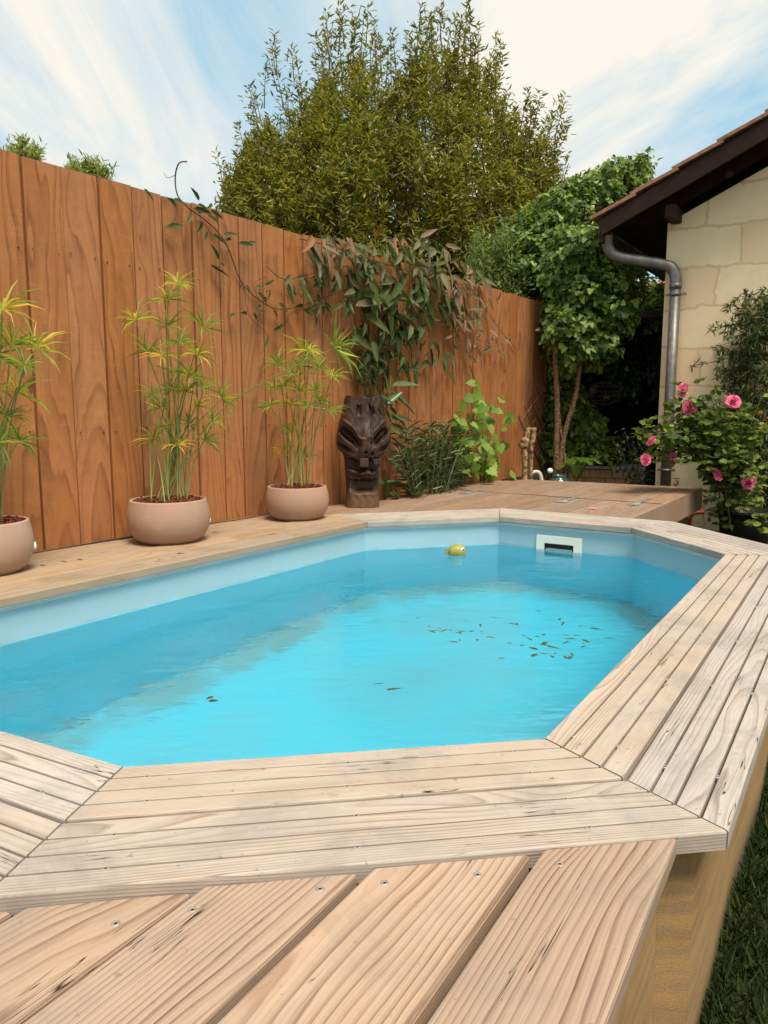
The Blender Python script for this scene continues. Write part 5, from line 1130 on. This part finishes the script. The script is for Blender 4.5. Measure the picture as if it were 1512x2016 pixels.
while k < 3700:
    u = rg.uniform(432, 1110); top = np.interp(u, eu, ev); v = top+8+(585-top)*rg.random()**.85
    if v > 590 or v < top: continue
    hw = min(u-425, 1118-u)/345.; vv_ = (v-top)/max(60, 585-top); rd = 2.6*math.sqrt(max(.03, 1-(1-min(1, hw))**2))*min(1, .35+vv_*1.5)
    f = rg.random(); D = 14.5-rd+2*rd*(f**1.5) if rg.random() < .8 else 14.5+rd*(rg.random()*2-1)
    q = PD(u, v, D); cl_ = math.sin(q[0]*2.9+1.3)*math.sin(q[2]*2.6+.4)*math.sin(q[1]*2.2)+.5*math.sin(q[0]*6.1)*math.sin(q[2]*5.3+q[1]*4)
    if cl_ < -.16 and rg.random() < .85: continue
    tips.append((u, v, D, rg.uniform(.45, .9))); k += 1
mbr = MB()
for i, (u, v, D, L) in enumerate(tips):
    t = PD(u, v, D); out_ = nrmz(t-TC); d = nrmz(out_*.55+np.array([0, -.05, .95])+rg.normal(size=3)*(.14 if i < 5*len(peaks) else .34)); n = int(44*L)
    tt = np.linspace(0, 1, n)**.9; base = t-d*L*.75; P_ = base+d*(tt*L*.75)[:, None]; P_ += rg.normal(size=(n, 3))*(.09*(1-tt*.8)[:, None])
    s = rg.normal(size=(n, 3)); s = nrmz(s-(s@d)[:, None]*d)
    pos.append(P_); dr.append(s*.85+d*rg.uniform(.25, .9, (n, 1))); up.append(rg.normal(size=(n, 3))*.5+[0, -.2, .8])
    if i % 3 == 0 or i < 150: mbr.tube([base-d*L*.3, base, t-d*.05], [.012, .008, .003], 4, False)
pos = np.concatenate(pos); dr = np.concatenate(dr); up = np.concatenate(up); n = len(pos)
hz_ = np.clip((pos[:, 2]-3)/7, 0, 1); clump = .5+.5*np.sin(pos[:, 0]*3.1+1)*np.sin(pos[:, 2]*2.7)*np.sin(pos[:, 1]*2.3)
leaf_mesh('crown', pos, dr, up, rg.uniform(.085, .155, n), rg.uniform(.024, .040, n), LANCE, m_tree, tree, rnd=np.clip(rg.normal(.42, .2, n)+.12*(clump-.5), 0, 1))
mbr.build('twigs', m_bark, tree)
mb = MB(); mb.tube(smooth_path([(.35, 14.5, -.6), (.35, 14.5, .8), (.3, 14.5, 2.2), (.25, 14.5, 4.)], 5), np.linspace(.2, .1, 16), 12); mb.build('trunk', m_bark, tree)
mb = MB()
for k in range(16):
    a = k*2.4; r0 = rg.uniform(1.0, 2.6); z1 = rg.uniform(3.5, 5.8); z0 = rg.uniform(1., 2.6); e = np.array([.15+math.cos(a)*r0, 14.5+math.sin(a)*r0*.8, z1]); s0_ = np.array([.33, 14.5, z0]); mb.tube(smooth_path([s0_, (s0_+e)/2+[math.cos(a)*.25, 0, -.25], e], 6), np.linspace(.06, .012, 13), 7)
mb.build('limbs', m_bark, tree)
# treetops behind the fence at left
m_lt = leafmat('pale_leaf', [(0, (.13, .17, .04)), (1, (.34, .36, .13))], .5, .4, .3)
for (regs, lab, sd_) in (([(30, 290, 18), (45, 275, 12), (48, 300, 20), (75, 292, 16), (20, 300, 12), (70, 300, 16)], 'pale leafy treetop just peeping over the fence at the far left', 61), ([(150, 325, 20), (170, 315, 20), (185, 330, 22), (205, 335, 18), (160, 340, 26), (195, 350, 22), (140, 335, 14)], 'pale leafy treetop peeping over the fence above the leftmost boards', 62)):
    rg2 = np.random.default_rng(sd_); c = PD(regs[0][0], 420, 8.5); c[2] = -.55; t_ = empty('small_tree', c, lab, 'tree'); pos = []; dr = []
    cx = np.mean([r[0] for r in regs]); cc3 = PD(cx, 400, 8.5); mb = MB()
    for u, v, s in regs:
        for j in range(11):
            uu = u+rg2.normal()*s*.6; vv_ = v+rg2.normal()*s*.3; tip = PD(uu, vv_, 8.5+rg2.uniform(-.25, .25)); base = tip+(cc3-tip)*.5; mb.tube([base, tip], .003, 4, False)
            for k in range(24):
                f = rg2.random(); pos.append(base+(tip-base)*f+rg2.normal(size=3)*.025); dr.append(rg2.normal(size=3)+[0, 0, .7])
    for j in range(6): q = PD(cx+rg2.normal()*25, 380, 8.5); mb.tube(smooth_path([c, (c+cc3)/2, cc3, q], 5), np.linspace(.03, .006, 16), 6)
    mb.build('trunk', m_bark, t_); n = len(pos); leaf_mesh('crown', pos, dr, np.tile([0, -.3, 1.], (n, 1))+rg2.normal(size=(n, 3))*.4, rg2.uniform(.05, .09, n), rg2.uniform(.016, .028, n), LANCE, m_lt, t_)
# neighbour's house glimpsed through the ivy
nb = empty('neighbour_house', PD(1270, 800, 26), 'salmon orange house glimpsed through the leaves between ivy and drainpipe', 'house'); c = PD(1272, 600, 26); mb = MB(); mb.box((c[0], c[1]+3, 1.9), (2.0, 3, 2.5)); mb.build('wall', plain('salmon_render', (.62, .30, .17), .9, 0, .15, 2), nb)
mb = MB(); z0 = 4.4; V = [(c[0]-2.2, c[1]-.2, z0), (c[0]+2.2, c[1]-.2, z0), (c[0]+2.2, c[1]+6.2, z0), (c[0]-2.2, c[1]+6.2, z0), (c[0]-2.2, c[1]+3, z0+1.0), (c[0]+2.2, c[1]+3, z0+1.0)]; mb.add(V, [(0, 1, 5, 4), (2, 3, 4, 5), (0, 4, 3), (1, 2, 5), (0, 3, 2, 1)]); mb.build('roof', plain('orange_roof', (.45, .2, .12), .9, 0, .3, 6), nb)

# ================================================================== TOY FISH, FLOATING LEAVES
m_toy = plain('olive_rubber', (.30, .28, .055), .4, 0, .2, 20.)
fc = P(899, 1086, ZW+.02); toy = empty('toy_fish', fc, 'round olive green toy fish with a big white eye floating in the pool', 'toy')
rr = .052; mb = MB(); V = []; nu_, nv_ = 28, 18
for i in range(nv_):
    a = math.pi*i/(nv_-1)
    for j in range(nu_):
        b = 6.283*j/nu_; x = -math.cos(a); q = math.sin(a)**.85; nose = 1+.10*max(0, x)**2; V.append(fc+rr*np.array([x*1.05*nose, q*math.cos(b)*.9, q*math.sin(b)*.95+.06*x]))
mb.add(V, [(i*nu_+j, i*nu_+(j+1) % nu_, (i+1)*nu_+(j+1) % nu_, (i+1)*nu_+j) for i in range(nv_-1) for j in range(nu_)], smooth=True); mb.build('body', m_toy, toy)
mb = MB(); mb.add([fc+rr*np.array(v) for v in ((-.95, -.08, 0), (-.95, .08, 0), (-1.55, -.06, .38), (-1.45, 0, .05), (-1.5, -.06, -.3), (-1.55, .06, .38), (-1.5, .06, -.3), (-.95, 0, .14), (-.95, 0, -.12))], [(7, 2, 3, 0), (0, 3, 4, 8), (1, 3, 5, 7), (8, 6, 3, 1), (2, 5, 3), (4, 3, 6), (7, 5, 2), (8, 4, 6)]); mb.build('tail_fin', m_toy, toy)
mb = MB(); mb.add([fc+rr*np.array(v) for v in ((.0, -.86, .1), (-.2, -.9, -.25), (-.42, -1.15, -.05), (-.3, -1.1, .2), (-.05, -.95, .2))], [(0, 1, 2, 3, 4)]); mb.build('side_fin', m_toy, toy)
for sx, m_, q, nm in ((0, plain('eye_white', (.8, .8, .78), .3), .25, 'eye'), (1, m_dark, .13, 'pupil')):
    e_ = fc+rr*np.array([.66+.08*sx, -.62-.18*sx, .38]); mb = MB(); mb.lathe([(max(.0001, q*rr*math.sin(a)), -q*rr*math.cos(a)) for a in np.linspace(0, math.pi, 10)], e_, 14); mb.build(nm, m_, toy)
mb = MB(); e_ = fc+rr*np.array([1.12, -.1, -.02]); mb.lathe([(max(.0001, .2*rr*math.sin(a)), -.13*rr*math.cos(a)) for a in np.linspace(0, math.pi, 10)], e_, 14); mb.build('lips', plain('lip_orange', (.45, .2, .06), .4), toy)
rg = np.random.default_rng(8)
m_sunk = leafmat('sodden_leaf', [(0, (.16, .13, .06)), (.6, (.34, .27, .14)), (1, (.08, .07, .04))], .6, .1, .2)
lv = [(825, 1220), (858, 1250), (870, 1243), (885, 1245), (962, 1218), (915, 1225), (940, 1262), (1100, 1225), (1110, 1228), (1140, 1236), (1160, 1240), (1128, 1255), (1075, 1268), (1060, 1290), (1090, 1292), (1145, 1278), (1150, 1272), (1195, 1255), (1210, 1262), (1215, 1275), (1045, 1297), (1025, 1275), (1060, 1272), (755, 1350), (765, 1362), (410, 1385), (420, 1375), (1115, 1300), (905, 1262)]
lv = lv+[(rg.normal(1130, 75), rg.normal(1262, 24)) for _ in range(26)]+[(rg.normal(880, 30), rg.normal(1248, 8)) for _ in range(9)]
for i, (u, v) in enumerate(lv):
    if u > 1225 - (v-1200)*.6: continue
    q = P(u, v, ZW-.012); a = rg.random()*6.28
    o = leaf_mesh('floating_leaf', [q], [[math.cos(a), math.sin(a), 0]], [[rg.normal()*.2, rg.normal()*.2, 1]], rg.uniform(.02, .065), rg.uniform(.006, .022), GRAPE if i % 3 == 0 else LONG, m_sunk, rnd=np.array([rg.random()]))
    o.data.name = 'floating_leaf'; tag(o, 'curled brown leaf drifting in the turquoise pool water', 'leaf', 'brown leaves drifting in the pool')

# ================================================================== GRASS beside the pool wall
m_gr = leafmat('grass_blade', [(0, (.018, .035, .008)), (.7, (.035, .06, .014)), (1, (.08, .09, .03))], .6, .2, .2)
n = 46000; rg = np.random.default_rng(4); dB = (OCT[2]-OCT[1]); dB = dB/np.linalg.norm(dB); nB = np.array([dB[1], -dB[0]])
t = -2.0+rg.random(n)**1.2*5.8; s = .375+rg.random(n)**1.3*1.5
base2 = OCT[1]+dB*t[:, None]+nB*s[:, None]; pos = np.c_[base2, np.full(n, -.552)]; dr = rg.normal(size=(n, 3))*[.5, .5, 0]+[0, 0, .8]
leaf_mesh('grass', pos, dr, rg.normal(size=(n, 3))*[1, 1, .1], rg.uniform(.03, .075, n), rg.uniform(.002, .0045, n), BLADE, m_gr, kind='stuff')
